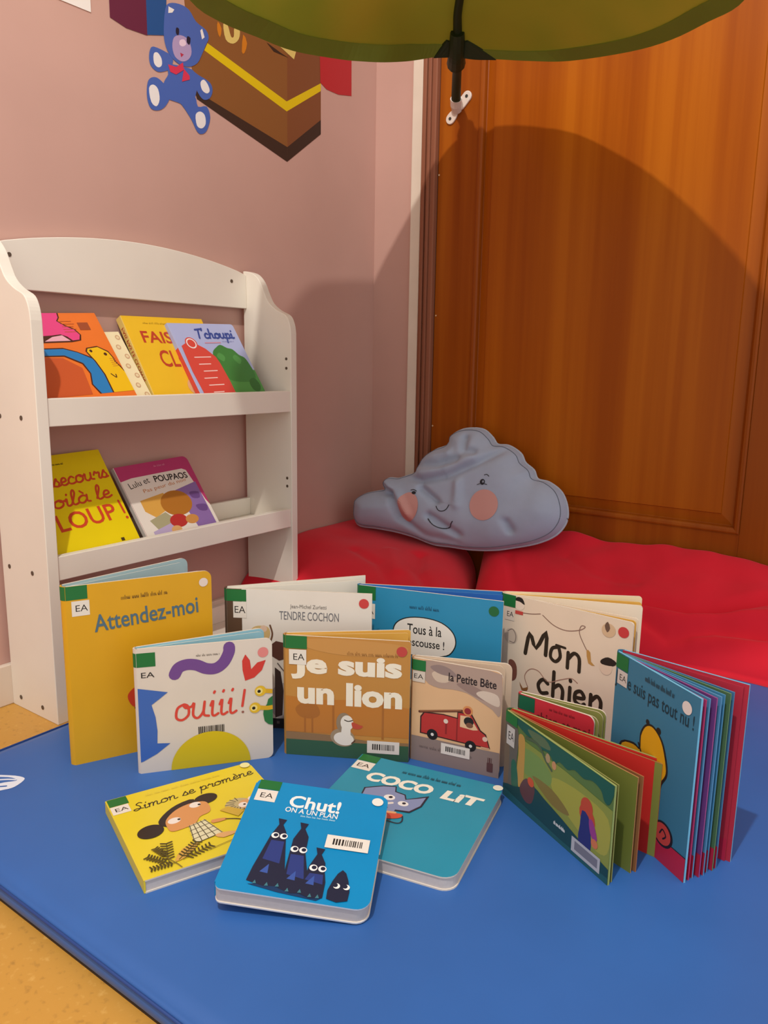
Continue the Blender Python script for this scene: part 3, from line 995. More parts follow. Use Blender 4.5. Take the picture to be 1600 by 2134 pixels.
def leafpt(i, s):
    L, M_, R_ = Vector(LBs[i]), Vector(MBs[i]), Vector(RBs[i])
    return L*(s*(s-1)/2)+M_*(1-s*s)+R_*(s*(s+1)/2)
nr, ns = len(LBs), 24
V, F = [], []
for i in range(nr):
    for j in range(ns+1):
        V.append(tuple(leafpt(i, -1+2*j/ns)))
for i in range(nr-1):
    for j in range(ns):
        F.append((i*(ns+1)+j, i*(ns+1)+j+1, (i+1)*(ns+1)+j+1, (i+1)*(ns+1)+j))
leaf = empty('leaf_canopy', Matrix.Translation((0.237, 0.0, 1.228)))
LI = Matrix.Translation((-0.237, 0.0, -1.228))
tag(leaf, 'big green fabric leaf canopy on a dark stem fixed to the door', 'canopy')
mk('leaf_fabric', V, F, leaf_mat(), leaf, smooth=True, M=LI)
GREEN = pm('#76842a', 0.7, 0.05, 10.0)
DGREEN = pm('#27331a', 0.55)
# hem: a folded band running round the edge
def hem(B, sgn):
    V, F = [], []
    for i in range(len(B)):
        e = Vector(B[i])
        lw = (e-Vector(MBs[i])).length
        fr = min(0.5, 0.024/max(lw, 0.01))
        q = leafpt(i, sgn*(1-fr))
        V += [tuple(e+Vector((0, 0, -0.0022))), tuple(q+Vector((0, 0, -0.0022))), tuple(q+Vector((0, 0, 0.0022))), tuple(e+Vector((0, 0, 0.0022)))]
    for i in range(len(B)-1):
        for k in range(4):
            k2 = (k+1) % 4
            F.append((4*i+k, 4*i+k2, 4*i+4+k2, 4*i+4+k))
    return V, F
V, F = merge([hem(LBs, -1), hem(RBs, 1)])
fixn(mk('hem_band', V, F, GREEN, leaf, smooth=False, M=LI))
stem = crom([(0.239, 0.004, 1.228), (0.253, -0.02, 1.243), (0.29, -0.08, 1.261), (0.335, -0.152, 1.272), (0.362, -0.20, 1.306), (0.389, -0.243, 1.327), (0.47, -0.342, 1.368), (0.58, -0.462, 1.403), (0.73, -0.622, 1.418)], 5)
V, F = tubevf(stem, lambda t: 0.0118-0.005*t, 12)
mk('stem', V, F, DGREEN, leaf, smooth=True, M=LI)
pk = [tubevf(crom([(0.318, -0.13, 1.268), (0.34, -0.165, 1.274), (0.36, -0.197, 1.300)], 4), lambda t: 0.021-0.006*t, 12)]
V, F = merge(pk)
V2, F2 = [], []
def patch(B, sgn, n, wid):
    V, F = [], []
    for i in range(n):
        e = Vector(B[i])
        lw = (Vector(LBs[i])-Vector(RBs[i])).length
        fr = min(1.0, wid/max(lw/2, 0.01))
        q = leafpt(i, sgn*(1-fr))
        V += [tuple(e+Vector((0, 0, -0.004))), tuple(q+Vector((0, 0, -0.004))), tuple(q+Vector((0, 0, 0.003))), tuple(e+Vector((0, 0, 0.003)))]
    for i in range(n-1):
        for k in range(4):
            k2 = (k+1) % 4
            F.append((4*i+k, 4*i+k2, 4*i+4+k2, 4*i+4+k))
    F += [(0, 1, 2, 3), (4*n-4, 4*n-3, 4*n-2, 4*n-1)]
    return V, F
V, F = merge([(V, F), patch(LBs, -1, 9, 0.045), patch(RBs, 1, 9, 0.045)])
fixn(mk('stem_pocket', V, F, DGREEN, leaf, M=LI))
BW = pm('#e0cfc2', 0.4)
def bracket_geo():
    a = Vector((0.2615, 0, 1.2475)); b = Vector((0.2165, 0, 1.2035))
    d = (b-a).normalized()
    n = Vector((d.z, 0, -d.x))
    pts = []
    def w(t):
        return 0.0125*(1-0.42*math.exp(-((t-0.62)/0.16)**2))
    K = 22
    L = (b-a).length
    left, right = [], []
    for k in range(K+1):
        t = -0.0+k/K
        p = a+d*L*t
        left.append(p+n*w(t)); right.append(p-n*w(t))
    cap1 = [a+(n*math.cos(t)+(-d)*math.sin(t))*w(0) for t in [math.pi*(1-k/10) for k in range(1, 10)]]
    cap2 = [b+(n*math.cos(t)+d*math.sin(t))*w(1) for t in [math.pi*k/10 for k in range(1, 10)]]
    poly = left+cap2+right[::-1]+cap1
    return [(p.x, p.z) for p in poly]
V, F = prismvf(bracket_geo(), 'y', YF-0.0055, YF-0.0003)
br = fixn(mk('wall_bracket', V, F, BW, leaf, M=LI))
md = br.modifiers.new('bevel', 'BEVEL'); md.width = 0.0015; md.segments = 2; md.limit_method = 'ANGLE'
V, F = tubevf([(0.2335, YF-0.002, 1.2215), (0.2385, 0.004, 1.2285), (0.2455, -0.007, 1.2385)], lambda t: 0.0125+0.002*t, 14)
mk('stem_socket', V, F, BW, br, smooth=False)
for p in ((0.2615, 1.2475), (0.2165, 1.2035)):
    V, F = discvf((p[0], YF-0.0066, p[1]), (0, 1, 0), 0.0038, 0.0014, 12)
    mk('screw', V, F, pm('#3a3632', 0.4), br)

# ================================================================== books standing on the mat
I, T_ = 'illustration', 'title'
# --- big yellow book
a = Art(0.209, 0.271)
a.lib_sticker(0.0, 0.0, 0.14, 0.075, 0.035, 0.083, 0.15, 0.165)
a.scribble('author_lettering', '#6a4a1c', 0.36, 0.105, 0.68, 0.082, 0.006, 26)
a.text(T_, '#4f6a78', 'Attendez-moi', 0.175, 0.172, 0.90, 0.268, rot=3.2, bold=0.012)
a.poly(I, '#c03a22', [(0.37, 0.66), (0.41, 0.62), (0.48, 0.60), (0.58, 0.61), (0.62, 0.68), (0.56, 0.74), (0.46, 0.735), (0.40, 0.72)], 4)
a.poly(I, '#a52d1c', [(0.44, 0.69), (0.5, 0.66), (0.56, 0.72), (0.48, 0.73)], 3)
a.ell(I, '#c79a7c', 0.50, 0.76, 0.05, 0.03)
a.stroke(I, '#3a2a1c', [(0.42, 0.735), (0.44, 0.745), (0.47, 0.738)], 0.012)
a.stroke(I, '#6a5030', [(0.44, 0.76), (0.455, 0.785), (0.47, 0.77)], 0.006)
a.ell('dot_sticker', '#dccbc0', 0.94, 0.065, 0.033)
a.barcode(0.42, 0.875, 0.66, 0.93)
standing_book('board_book', 'tall yellow board book titled Attendez-moi, leaning open beside the shelf', 0.334, -1.155, 0.209, 0.271, 65.2, 87.0, 0.215, '#d29c1c', '#a7c1c4', a,
    pages=((66.5, '#d9cdb8', '#ddd2bf', 0.985), (68, '#d9cdb8', '#d0c4ae', 0.985), (85.5, '#a7c1c4', '#cfc9bd', 0.985)), spine_w=0.016, r=0.012)
# --- white ouiii book
a = Art(0.190, 0.189)
a.lib_sticker(0.0, 0.035, 0.135, 0.145, 0.0, 0.16, 0.135, 0.26, tu0=0.03, tu1=0.125, full=False)
a.stroke(I, '#6d4685', [(0.27, 0.225), (0.30, 0.175), (0.36, 0.155), (0.43, 0.165), (0.50, 0.20), (0.57, 0.205), (0.63, 0.165), (0.67, 0.09), (0.675, 0.045)], 0.088, 6)
a.scribble('author_lettering', '#6a6058', 0.43, 0.098, 0.60, 0.078, 0.004, 18)
a.poly(I, '#c83a30', [(0.795, 0.115), (0.77, 0.165), (0.772, 0.24), (0.79, 0.33), (0.86, 0.31), (0.92, 0.255), (0.95, 0.175), (0.885, 0.19), (0.838, 0.24), (0.828, 0.165)], 0)
a.ell('dot_sticker', '#d7807a', 0.93, 0.11, 0.041)
a.poly(I, '#3b62ac', [(0.0, 0.31), (0.215, 0.36), (0.15, 0.41), (0.095, 0.45), (0.12, 0.55), (0.13, 0.66), (0.125, 0.765), (0.22, 0.775), (0.12, 0.85), (0.02, 0.90), (0.0, 0.905)])
a.script(T_, '#cf4338', 'ouiii', 0.255, 0.60, 0.715, 0.125, 0.019, rot=2.0, slant=0.1)
a.stroke(T_, '#cf4338', [(0.785, 0.405), (0.765, 0.535)], 0.019, 0)
a.ell(T_, '#8f5a50', 0.768, 0.585, 0.010)
a.barcode(0.43, 0.668, 0.625, 0.728, plain=True)
a.ell(I, '#cdb21a', 0.52, 1.0, 0.30, 0.285, a0=0, a1=180)
a.poly(I, '#2d6d3a', [(1.0, 0.475), (0.965, 0.50), (0.955, 0.54), (0.93, 0.575), (0.925, 0.62), (0.935, 0.68), (0.965, 0.71), (1.0, 0.72)])
for u, v in ((0.905, 0.425), (0.862, 0.56)):
    a.stroke(I, '#cf9f22', [(u+0.02, v), (u+0.09, v+0.012), (0.998, v+0.01)], 0.035)
    a.ell(I, '#d8ae2a', u, v, 0.043)
    a.ell(I, '#e4cf7c', u-0.008, v, 0.026)
    a.ell(I, '#221c16', u-0.01, v+0.002, 0.013)
standing_book('board_book', 'white square board book reading ouiii ! with purple squiggle and red heart', 0.429, -1.112, 0.190, 0.189, 52.6, 64.0, 0.189, '#d3c6b8', '#93bfcb', a,
    pages=((53.6, '#ddd5c6', '#dcd6c4', 0.985), (62.5, '#93bfcb', '#d6d0c0', 0.985)), spine_w=0.011, r=0.009)
# --- tan duck book
a = Art(0.186, 0.190)
a.poly(I, '#c08a4a', [(0.12, 0.03), (0.5, 0.01), (0.95, 0.04), (0.9, 0.12), (0.5, 0.14), (0.2, 0.1)], 4)
a.poly(I, '#b5722f', [(0.0, 0.5), (0.3, 0.52), (0.6, 0.5), (1, 0.55), (1, 0.80), (0.0, 0.80)])
for u in (0.38, 0.78):
    a.rect(I, '#a0622a', u, 0.5, u+0.018, 0.82)
a.poly(I, '#a2642c', [(0.08, 0.6), (0.16, 0.54), (0.25, 0.56), (0.28, 0.64), (0.22, 0.68), (0.12, 0.67)], 4)
a.rect(I, '#a0622a', 0.15, 0.66, 0.165, 0.8)
a.rect(I, '#a0622a', 0.21, 0.66, 0.225, 0.8)
a.poly(I, '#8a6a48', [(0.0, 0.80), (0.35, 0.81), (0.66, 0.84), (1, 0.84), (1, 0.9), (0, 0.9)])
a.rect(I, '#35573f', 0.0, 0.865, 1.0, 1.0)
a.text(T_, '#e8dcc6', 'Je suis', 0.045, 0.135, 0.935, 0.355, bold=0.045)
a.text('title#2', '#e8dcc6', 'un lion', 0.095, 0.365, 0.94, 0.56, bold=0.045)
a.scribble('author_lettering', '#8a5a28', 0.5, 0.135, 0.9, 0.105, 0.006, 26)
a.ell(I, '#9a8468', 0.465, 0.825, 0.10, 0.075, rot=-10)
a.ell(I, '#8e7a62', 0.475, 0.70, 0.062, 0.085)
a.ell(I, '#e0d6c8', 0.475, 0.835, 0.082, 0.055, rot=-8)
a.ell(I, '#e0d6c8', 0.50, 0.70, 0.052, 0.065)
a.poly(I, '#e0d6c8', [(0.46, 0.72), (0.53, 0.74), (0.53, 0.82), (0.45, 0.82)])
a.poly(I, '#b84a34', [(0.54, 0.69), (0.6, 0.71), (0.63, 0.72), (0.6, 0.745), (0.55, 0.74)], 3)
a.stroke(I, '#3a2a1e', [(0.48, 0.675), (0.51, 0.685), (0.545, 0.675)], 0.008)
a.stroke(I, '#5a3a24', [(0.54, 0.87), (0.565, 0.845)], 0.01)
a.lib_sticker(0.0, 0.0, 0.175, 0.105, 0.03, 0.112, 0.17, 0.235, tu0=0.065, tu1=0.155)
a.ell('dot_sticker', '#b8433c', 0.93, 0.085, 0.042)
a.barcode(0.665, 0.835, 0.925, 0.94)
standing_book('board_book', 'tan board book Je suis un lion with a white duck on the cover', 0.553, -0.942, 0.186, 0.190, 29.8, 42.5, 0.187, '#b9823f', '#d9a548', a,
    pages=((30.8, '#d8b070', '#e2c69c', 0.985), (41.0, '#d9a548', '#d8bc86', 0.985)), spine_w=0.012, r=0.004)
# --- fire engine book
a = Art(0.136, 0.162)
a.poly(I, '#a98f80', [(0.13, 0.01), (0.5, 0.0), (0.99, 0.02), (0.99, 0.40), (0.9, 0.36), (0.78, 0.31), (0.62, 0.25), (0.45, 0.24), (0.3, 0.25), (0.15, 0.2)], 3)
a.poly(I, '#c9b29c', [(0.22, 0.12), (0.32, 0.08), (0.45, 0.1), (0.4, 0.18), (0.28, 0.19)], 4)
a.poly(I, '#8d7872', [(0.2, 0.06), (0.3, 0.03), (0.42, 0.05), (0.5, 0.11), (0.36, 0.12), (0.26, 0.1)], 4)
a.poly(I, '#92786e', [(0.5, 0.18), (0.62, 0.16), (0.78, 0.2), (0.9, 0.28), (0.8, 0.29), (0.62, 0.24)], 4)
a.poly(I, '#cdb8a6', [(0.72, 0.24), (0.8, 0.2), (0.95, 0.22), (0.97, 0.32), (0.85, 0.3)], 4)
a.rect(I, '#887670', 0.0, 0.755, 1.0, 1.0)
a.text(T_, '#2c2020', 'la Petite Bête', 0.41, 0.085, 0.935, 0.165, rot=0, bold=0.02)
rd = '#b3322e'
a.poly(I, '#3a1c1a', [(0.10, 0.555), (0.14, 0.505), (0.365, 0.49), (0.52, 0.50), (0.52, 0.44), (0.68, 0.435), (0.785, 0.575), (0.845, 0.605), (0.895, 0.735), (0.62, 0.735), (0.10, 0.72)])
a.poly(I, rd, [(0.115, 0.56), (0.15, 0.515), (0.365, 0.50), (0.53, 0.51), (0.53, 0.45), (0.67, 0.445), (0.775, 0.585), (0.835, 0.615), (0.88, 0.725), (0.62, 0.725), (0.115, 0.71)])
a.poly(I, '#dcb48c', [(0.555, 0.47), (0.66, 0.465), (0.755, 0.58), (0.70, 0.59), (0.555, 0.58)])
a.ell(I, '#25201f', 0.65, 0.515, 0.055, 0.043)
a.ell(I, '#7a4f3a', 0.66, 0.55, 0.04, 0.025)
a.rect(I, '#8a2422', 0.515, 0.51, 0.53, 0.725)
a.rect(I, '#8a2422', 0.39, 0.535, 0.41, 0.68)
a.ell(I, '#d8c4b4', 0.395, 0.555, 0.026)
a.stroke(I, '#5a3020', [(0.09, 0.51), (0.57, 0.425)], 0.026, 0)
a.stroke(I, '#9a6040', [(0.10, 0.505), (0.56, 0.424)], 0.010, 0)
a.ell(I, '#d08850', 0.635, 0.415, 0.055)
a.ell(I, '#8e2a2e', 0.635, 0.418, 0.037)
a.ell(I, '#d8b4a0', 0.835, 0.65, 0.028)
a.stroke(I, '#c99a7a', [(0.80, 0.735), (0.88, 0.735)], 0.018, 0)
for u, v in ((0.245, 0.71), (0.68, 0.745)):
    a.ell(I, '#1f1b1b', u, v, 0.062)
    a.ell(I, '#d8d2cc', u, v, 0.018)
a.scribble('author_lettering', '#6a5a56', 0.1, 0.86, 0.7, 0.83, 0.008, 30)
a.scribble('publisher_mark', '#5a3a38', 0.87, 0.95, 0.93, 0.82, 0.012, 14)
a.lib_sticker(0.0, 0.015, 0.15, 0.115, 0.0, 0.12, 0.145, 0.225, paper='#cfc0b0', tu0=0.02, tu1=0.125)
a.barcode(0.35, 0.77, 0.675, 0.875)
standing_book('board_book', 'small peach board book la Petite Bête with a red fire engine', 0.711, -0.838, 0.136, 0.162, 12.6, 24.0, 0.143, '#d6ab80', '#cdb59c', a,
    pages=((13.6, '#d9c2a4', '#dcc9ac', 0.985), (22.8, '#cdb59c', '#d6c4a8', 0.985)), spine_w=0.011, r=0.011)
# --- pale grey TENDRE COCHON
a = Art(0.231, 0.233)
a.rect(I, '#57402f', 0.0, 0.0, 0.105, 1.0)
a.text(T_, '#6d6c70', 'TENDRE COCHON', 0.365, 0.145, 0.775, 0.205)
a.text('author_lettering', '#77706a', 'Jean-Michel Zurletti', 0.44, 0.095, 0.69, 0.13)
a.poly(I, '#c9ab72', [(0.16, 0.30), (0.2, 0.26), (0.28, 0.26), (0.30, 0.31), (0.27, 0.36), (0.18, 0.36)], 4)
a.ell(I, '#ddc9a4', 0.20, 0.30, 0.028)
a.ell(I, '#d8b9a0', 0.255, 0.275, 0.024)
a.stroke(I, '#6a4a34', [(0.30, 0.25), (0.315, 0.31), (0.30, 0.37)], 0.012)
a.poly(I, '#57352c', [(0.29, 0.40), (0.34, 0.36), (0.42, 0.375), (0.5, 0.33), (0.56, 0.345), (0.60, 0.39), (0.64, 0.44), (0.56, 0.48), (0.45, 0.47), (0.36, 0.50), (0.31, 0.47)])
a.stroke(I, '#2c2826', [(0.575, 0.37), (0.61, 0.34), (0.66, 0.345), (0.69, 0.37)], 0.016)
a.ell(I, '#a9a2a0', 0.40, 0.80, 0.11, 0.14)
a.poly(I, '#3a2a26', [(0.33, 0.55), (0.37, 0.58), (0.39, 0.72), (0.38, 0.90), (0.33, 0.92)])
a.stroke(I, '#6a605c', [(0.35, 0.52), (0.42, 0.6), (0.5, 0.62)], 0.008)
a.rect(I, '#2e2a28', 0.0, 0.925, 1.0, 1.0)
a.rect(I, '#6a645e', 0.34, 0.945, 0.36, 0.965)
a.lib_sticker(0.0, 0.005, 0.137, 0.088, 0.045, 0.09, 0.137, 0.205, paper='#dcd2c4', tu0=0.055, tu1=0.13)
a.ell('dot_sticker', '#c4413f', 0.945, 0.07, 0.034)
standing_book('picture_book', 'pale grey picture book TENDRE COCHON with brown spine and red dot', 0.416, -0.930, 0.231, 0.233, 31.2, 55.5, 0.231, '#dcd4c8', '#e4dccd', a,
    pages=((32.5, '#e4dccd', '#e6dece', 0.97), (52, '#e4dccd', '#e6dece', 0.97)), spine_w=0.012, r=0.0, spine_col='#57402f', group='picture books standing behind the board books')
# --- blue Tous a la rescousse
a = Art(0.237, 0.231)
a.scribble('author_lettering', '#1f4a66', 0.37, 0.125, 0.57, 0.098, 0.005, 20)
bub = [(0.26, 0.33), (0.275, 0.25), (0.35, 0.2), (0.47, 0.185), (0.59, 0.205), (0.67, 0.265), (0.69, 0.345), (0.65, 0.42), (0.57, 0.455), (0.60, 0.50), (0.625, 0.555), (0.55, 0.51), (0.51, 0.468), (0.40, 0.46), (0.30, 0.42)]
a.poly(I, '#1d2526', [(u+(u-0.475)*0.035, v+(v-0.335)*0.05) for u, v in bub], 4)
a.poly(I, '#e2dbd0', bub, 4)
a.text(T_, '#232323', 'Tous à la', 0.355, 0.235, 0.595, 0.305, bold=0.01)
a.text('title#2', '#232323', 'rescousse !', 0.338, 0.335, 0.617, 0.395, bold=0.01)
a.stroke(I, '#9a3a34', [(0.72, 0.53), (0.78, 0.515), (0.8, 0.53)], 0.014)
a.ell(I, '#d8c9a0', 0.5, 0.75, 0.2, 0.13)
a.lib_sticker(0.0, 0.0, 0.125, 0.1, 0.02, 0.125, 0.122, 0.235)
a.ell('dot_sticker', '#1f6236', 0.94, 0.075, 0.034)
standing_book('picture_book', 'blue picture book with white speech bubble Tous à la rescousse !', 0.562, -0.778, 0.237, 0.231, 16.7, 27.8, 0.231, '#2b86ae', '#2f6fb4', a,
    pages=((18, '#3a8cb8', '#5fa0c0', 0.975), (26, '#2a62b0', '#4a84b8', 0.975)), spine_w=0.010, r=0.0, group='picture books standing behind the board books')
# --- cream Mon chien
a = Art(0.213, 0.231)
dk = '#33291f'
a.stroke(T_, dk, [(0.205, 0.385), (0.235, 0.235), (0.29, 0.33), (0.365, 0.20), (0.37, 0.36)], 0.030, 3)
a.stroke(T_, dk, [(0.47, 0.28), (0.42, 0.30), (0.41, 0.36), (0.45, 0.385), (0.485, 0.345), (0.47, 0.28)], 0.026)
a.stroke(T_, dk, [(0.45, 0.27), (0.52, 0.275)], 0.018)
a.stroke(T_, dk, [(0.545, 0.30), (0.545, 0.405)], 0.027, 0)
a.stroke(T_, dk, [(0.55, 0.34), (0.59, 0.295), (0.63, 0.32), (0.635, 0.41)], 0.027)
def ltr(pts, w=0.028):
    a.stroke(T_, dk, pts, w)
def ltr2(p):
    ltr([(u, v-0.02) for u, v in p])
ltr2([(0.40, 0.575), (0.36, 0.555), (0.325, 0.60), (0.35, 0.65), (0.40, 0.64)])
ltr2([(0.445, 0.48), (0.445, 0.65)])
ltr2([(0.45, 0.59), (0.49, 0.56), (0.52, 0.59), (0.52, 0.65)])
ltr2([(0.575, 0.555), (0.575, 0.65)])
ltr2([(0.575, 0.505), (0.576, 0.51)])
ltr2([(0.62, 0.61), (0.685, 0.60), (0.66, 0.56), (0.62, 0.58), (0.62, 0.635), (0.665, 0.655), (0.69, 0.64)])
ltr2([(0.735, 0.56), (0.735, 0.65)])
ltr2([(0.74, 0.60), (0.78, 0.56), (0.81, 0.59), (0.81, 0.65)])
ln = '#8a6a5c'
a.stroke(I, ln, [(0.14, 0.11), (0.24, 0.1), (0.31, 0.085)], 0.006)
a.stroke(I, ln, [(0.33, 0.09), (0.42, 0.14), (0.52, 0.155), (0.62, 0.13), (0.66, 0.10), (0.63, 0.10), (0.62, 0.15), (0.66, 0.22), (0.69, 0.26)], 0.006)
a.poly(I, '#b98a4a', [(0.68, 0.25), (0.71, 0.26), (0.72, 0.32), (0.75, 0.34), (0.70, 0.335)], 2)
a.stroke(I, '#a07868', [(0.24, 0.62), (0.21, 0.55), (0.25, 0.49), (0.32, 0.485), (0.40, 0.54), (0.50, 0.50), (0.58, 0.47), (0.63, 0.49)], 0.006)
a.poly(I, '#8a5a30', [(0.17, 0.60), (0.20, 0.64), (0.24, 0.62), (0.235, 0.65), (0.19, 0.655)], 2)
a.ell(I, '#e2cdb8', 0.135, 0.055, 0.045, 0.04)
a.poly(I, '#2b2420', [(0.09, 0.03), (0.12, 0.005), (0.16, 0.01), (0.18, 0.05), (0.14, 0.035)], 3)
a.rect(I, '#c0453c', 0.105, 0.10, 0.17, 0.125)
a.ell(I, '#c9b4a0', 0.08, 0.29, 0.055, 0.055)
a.stroke(I, '#7a6a60', [(0.05, 0.26), (0.09, 0.24), (0.12, 0.28), (0.11, 0.33), (0.07, 0.33)], 0.006)
a.poly(I, '#7a4a3c', [(0.07, 0.47), (0.11, 0.46), (0.14, 0.50), (0.14, 0.58), (0.10, 0.61), (0.08, 0.56)], 3)
a.text('title#2', '#3a2c30', 'N', 0.02, 0.55, 0.06, 0.6, bold=0.01)
a.ell(I, '#cfae8a', 0.83, 0.085, 0.05, 0.045)
a.poly(I, '#6a5040', [(0.80, 0.06), (0.82, 0.03), (0.84, 0.07), (0.82, 0.1)], 2)
a.ell(I, '#dcc2aa', 0.83, 0.33, 0.045, 0.05)
a.poly(I, '#2b2420', [(0.79, 0.29), (0.84, 0.26), (0.9, 0.28), (0.88, 0.31), (0.80, 0.315)], 3)
a.lib_sticker(0.0, 0.0, 0.105, 0.085, 0.02, 0.095, 0.10, 0.18, paper='#d8c8b6')
a.ell('dot_sticker', '#c43c3a', 0.935, 0.075, 0.038)
standing_book('picture_book', 'cream picture book Mon chien with doodled children, beside the red cushion', 0.768, -0.669, 0.213, 0.231, -3.8, 31.6, 0.213, '#dfcab2', '#e6cfa4', a,
    pages=((1, '#d9a548', '#e0bb6a', 0.985), (4, '#e8d6bb', '#e8d8bf', 0.985), (22, '#e8d6bb', '#e8d8bf', 0.985), (26, '#d9a548', '#e0bb6a', 0.985)), spine_w=0.012, r=0.005, group='picture books standing behind the board books')
# --- little red book
a = Art(0.114, 0.131)
a.text(T_, '#6e1a20', 'chien et moi', 0.24, 0.135, 0.955, 0.255, bold=0.012, shear=0.05)
a.scribble('author_lettering', '#7e2228', 0.42, 0.085, 0.75, 0.05, 0.008, 20)
a.ell(I, '#d8b080', 0.5, 0.68, 0.25, 0.2)
a.lib_sticker(0.0, 0.01, 0.22, 0.17, 0.0, 0.19, 0.2, 0.36, green='#125a3c')
standing_book('board_book', 'small red board book chien et moi half hidden behind the green one', 0.862, -0.792, 0.114, 0.131, -4.5, 6, 0.12, '#c2303a', '#8a8a48', a,
    pages=((-3, '#8a8a48', '#c9b89a', 1.03), (4, '#8a8a48', '#c9b89a', 1.03)), spine_w=0.009, r=0.010)
# --- blue fan of pages
a = Art(0.152, 0.228)
a.poly(I, '#2a2420', [(0.135, 0.50), (0.30, 0.455), (0.37, 0.46), (0.37, 0.38), (0.42, 0.315), (0.5, 0.29), (0.585, 0.31), (0.66, 0.36), (0.72, 0.46), (0.72, 0.52), (0.675, 0.575), (0.655, 0.64), (0.60, 0.70), (0.45, 0.74), (0.2, 0.74), (0.1, 0.62)], 3)
a.poly(I, '#d39a1a', [(0.155, 0.505), (0.30, 0.468), (0.385, 0.47), (0.385, 0.39), (0.43, 0.325), (0.5, 0.302), (0.58, 0.322), (0.645, 0.37), (0.70, 0.465), (0.70, 0.515), (0.655, 0.57), (0.635, 0.635), (0.585, 0.685), (0.45, 0.72), (0.2, 0.72), (0.12, 0.62)], 3)
a.stroke(I, '#2a2420', [(0.36, 0.44), (0.42, 0.50), (0.455, 0.535)], 0.018)
a.ell(I, '#2a2420', 0.585, 0.30, 0.028)
a.ell(I, '#2a2420', 0.45, 0.29, 0.022)
a.rect('page_band', '#b3243f', 0.0, 0.865, 1.0, 1.0)
a.stroke(I, '#1c2630', [(0.0, 0.865), (1.0, 0.865)], 0.008, 0)
a.ell(I, '#26202a', 0.735, 0.835, 0.115, 0.07)
a.ell(I, '#c2443f', 0.73, 0.835, 0.095, 0.058)
a.stroke(I, '#26202a', [(0.70, 0.84), (0.73, 0.81), (0.77, 0.835), (0.74, 0.86)], 0.014)
a.text(T_, '#20343f', 'Je ne suis pas tout nu !', 0.0, 0.105, 0.955, 0.205, bold=0.006)
a.scribble('author_lettering', '#2c4654', 0.38, 0.075, 0.72, 0.045, 0.010, 26)
a.lib_sticker(0.0, 0.005, 0.16, 0.09, 0.03, 0.095, 0.16, 0.18, paper='#c9bfb8')
a.ell('dot_sticker', '#dccfc8', 0.87, 0.085, 0.052)
def band(q):
    q.rect('page_band', '#b3243f', 0.0, 0.87, 1.0, 1.0)
standing_book('picture_book', 'blue book Je ne suis pas tout nu ! standing with red and blue pages fanned out', 0.998, -0.797, 0.152, 0.228, -34.4, -7.2, 0.157, '#3b7390', '#b02a3c', a,
    pages=((-32.0, '#a03a72', '#b0305a', 0.99, 0.985, band), (-29.8, '#4f86b0', '#5a90b4', 0.985, 0.985, band), (-27.0, '#6a3a78', '#a04a80', 1.0, 0.985, band), (-24.6, '#4f86b0', '#5a90b4', 1.0, 0.985, band),
           (-22.0, '#3f7fa4', '#4f8ab0', 0.99, 0.985, band), (-19.0, '#4a6a4a', '#6a8a5a', 1.0, 0.985, band), (-16.8, '#3f6f94', '#4a82a8', 1.0, 0.985, band), (-8.6, '#b02a3c', '#a8283c', 1.0, 0.985, band)),
    back='#5f9ac2', spine_w=0.012, r=0.0, group=None, edge='#6fb0cc')
# --- painted green landscape book
a = Art(0.213, 0.125)
a.poly(I, '#7f8a3c', [(0.14, 0.2), (0.6, 0.2), (1, 0.25), (1, 0.95), (0.8, 0.8), (0.5, 0.72), (0.2, 0.7)])
a.poly(I, '#98983e', [(0.5, 0.36), (0.75, 0.30), (0.97, 0.36), (0.98, 0.70), (0.85, 0.75), (0.62, 0.62), (0.5, 0.5)], 4)
a.poly(I, '#6f8a48', [(0.18, 0.30), (0.36, 0.26), (0.48, 0.36), (0.45, 0.5), (0.26, 0.56), (0.19, 0.5)], 4)
a.poly(I, '#7a6c34', [(0.30, 0.52), (0.5, 0.50), (0.66, 0.62), (0.5, 0.66)], 4)
a.poly(I, '#5d5850', [(0.0, 0.1), (0.13, 0.12), (0.14, 0.4), (0.1, 0.8), (0.0, 0.85)], 3)
a.poly(I, '#6a5a48', [(0.0, 0.35), (0.05, 0.36), (0.05, 0.8), (0.0, 0.8)], 3)
a.poly(I, '#b08a44', [(0.145, 0.18), (0.20, 0.16), (0.215, 0.3), (0.215, 0.66), (0.20, 0.82), (0.16, 0.74), (0.14, 0.6), (0.15, 0.4)], 3)
a.poly(I, '#2f5f4a', [(0.08, 0.55), (0.12, 0.5), (0.15, 0.62), (0.16, 0.8), (0.1, 0.85)], 3)
dg_ = '#1f5348'
a.poly(I, dg_, [(0.10, 0.0), (1.0, 0.0), (0.99, 0.14), (0.965, 0.22), (0.93, 0.21), (0.90, 0.13), (0.83, 0.1), (0.76, 0.14), (0.68, 0.12), (0.62, 0.17), (0.55, 0.15), (0.5, 0.2), (0.44, 0.14), (0.36, 0.16), (0.3, 0.10), (0.22, 0.12)], 3)
a.poly(I, '#55684a', [(0.24, 0.04), (0.4, 0.02), (0.46, 0.10), (0.34, 0.13), (0.26, 0.09)], 3)
a.stroke(I, '#4a5a40', [(0.22, 0.15), (0.34, 0.13), (0.42, 0.24), (0.48, 0.30)], 0.018)
a.ell(I, '#a08a66', 0.44, 0.2, 0.022, 0.05)
a.ell(I, '#b8875e', 0.5, 0.23, 0.02, 0.045)
a.poly(I, '#1c4348', [(0.0, 0.86), (0.12, 0.80), (0.24, 0.70), (0.32, 0.62), (0.42, 0.66), (0.6, 0.72), (0.8, 0.80), (1.0, 0.84), (1.0, 1.0), (0.0, 1.0)], 2)
a.poly(I, '#24555a', [(0.0, 0.9), (0.3, 0.93), (0.6, 0.95), (1.0, 0.93), (1.0, 1.0), (0.0, 1.0)])
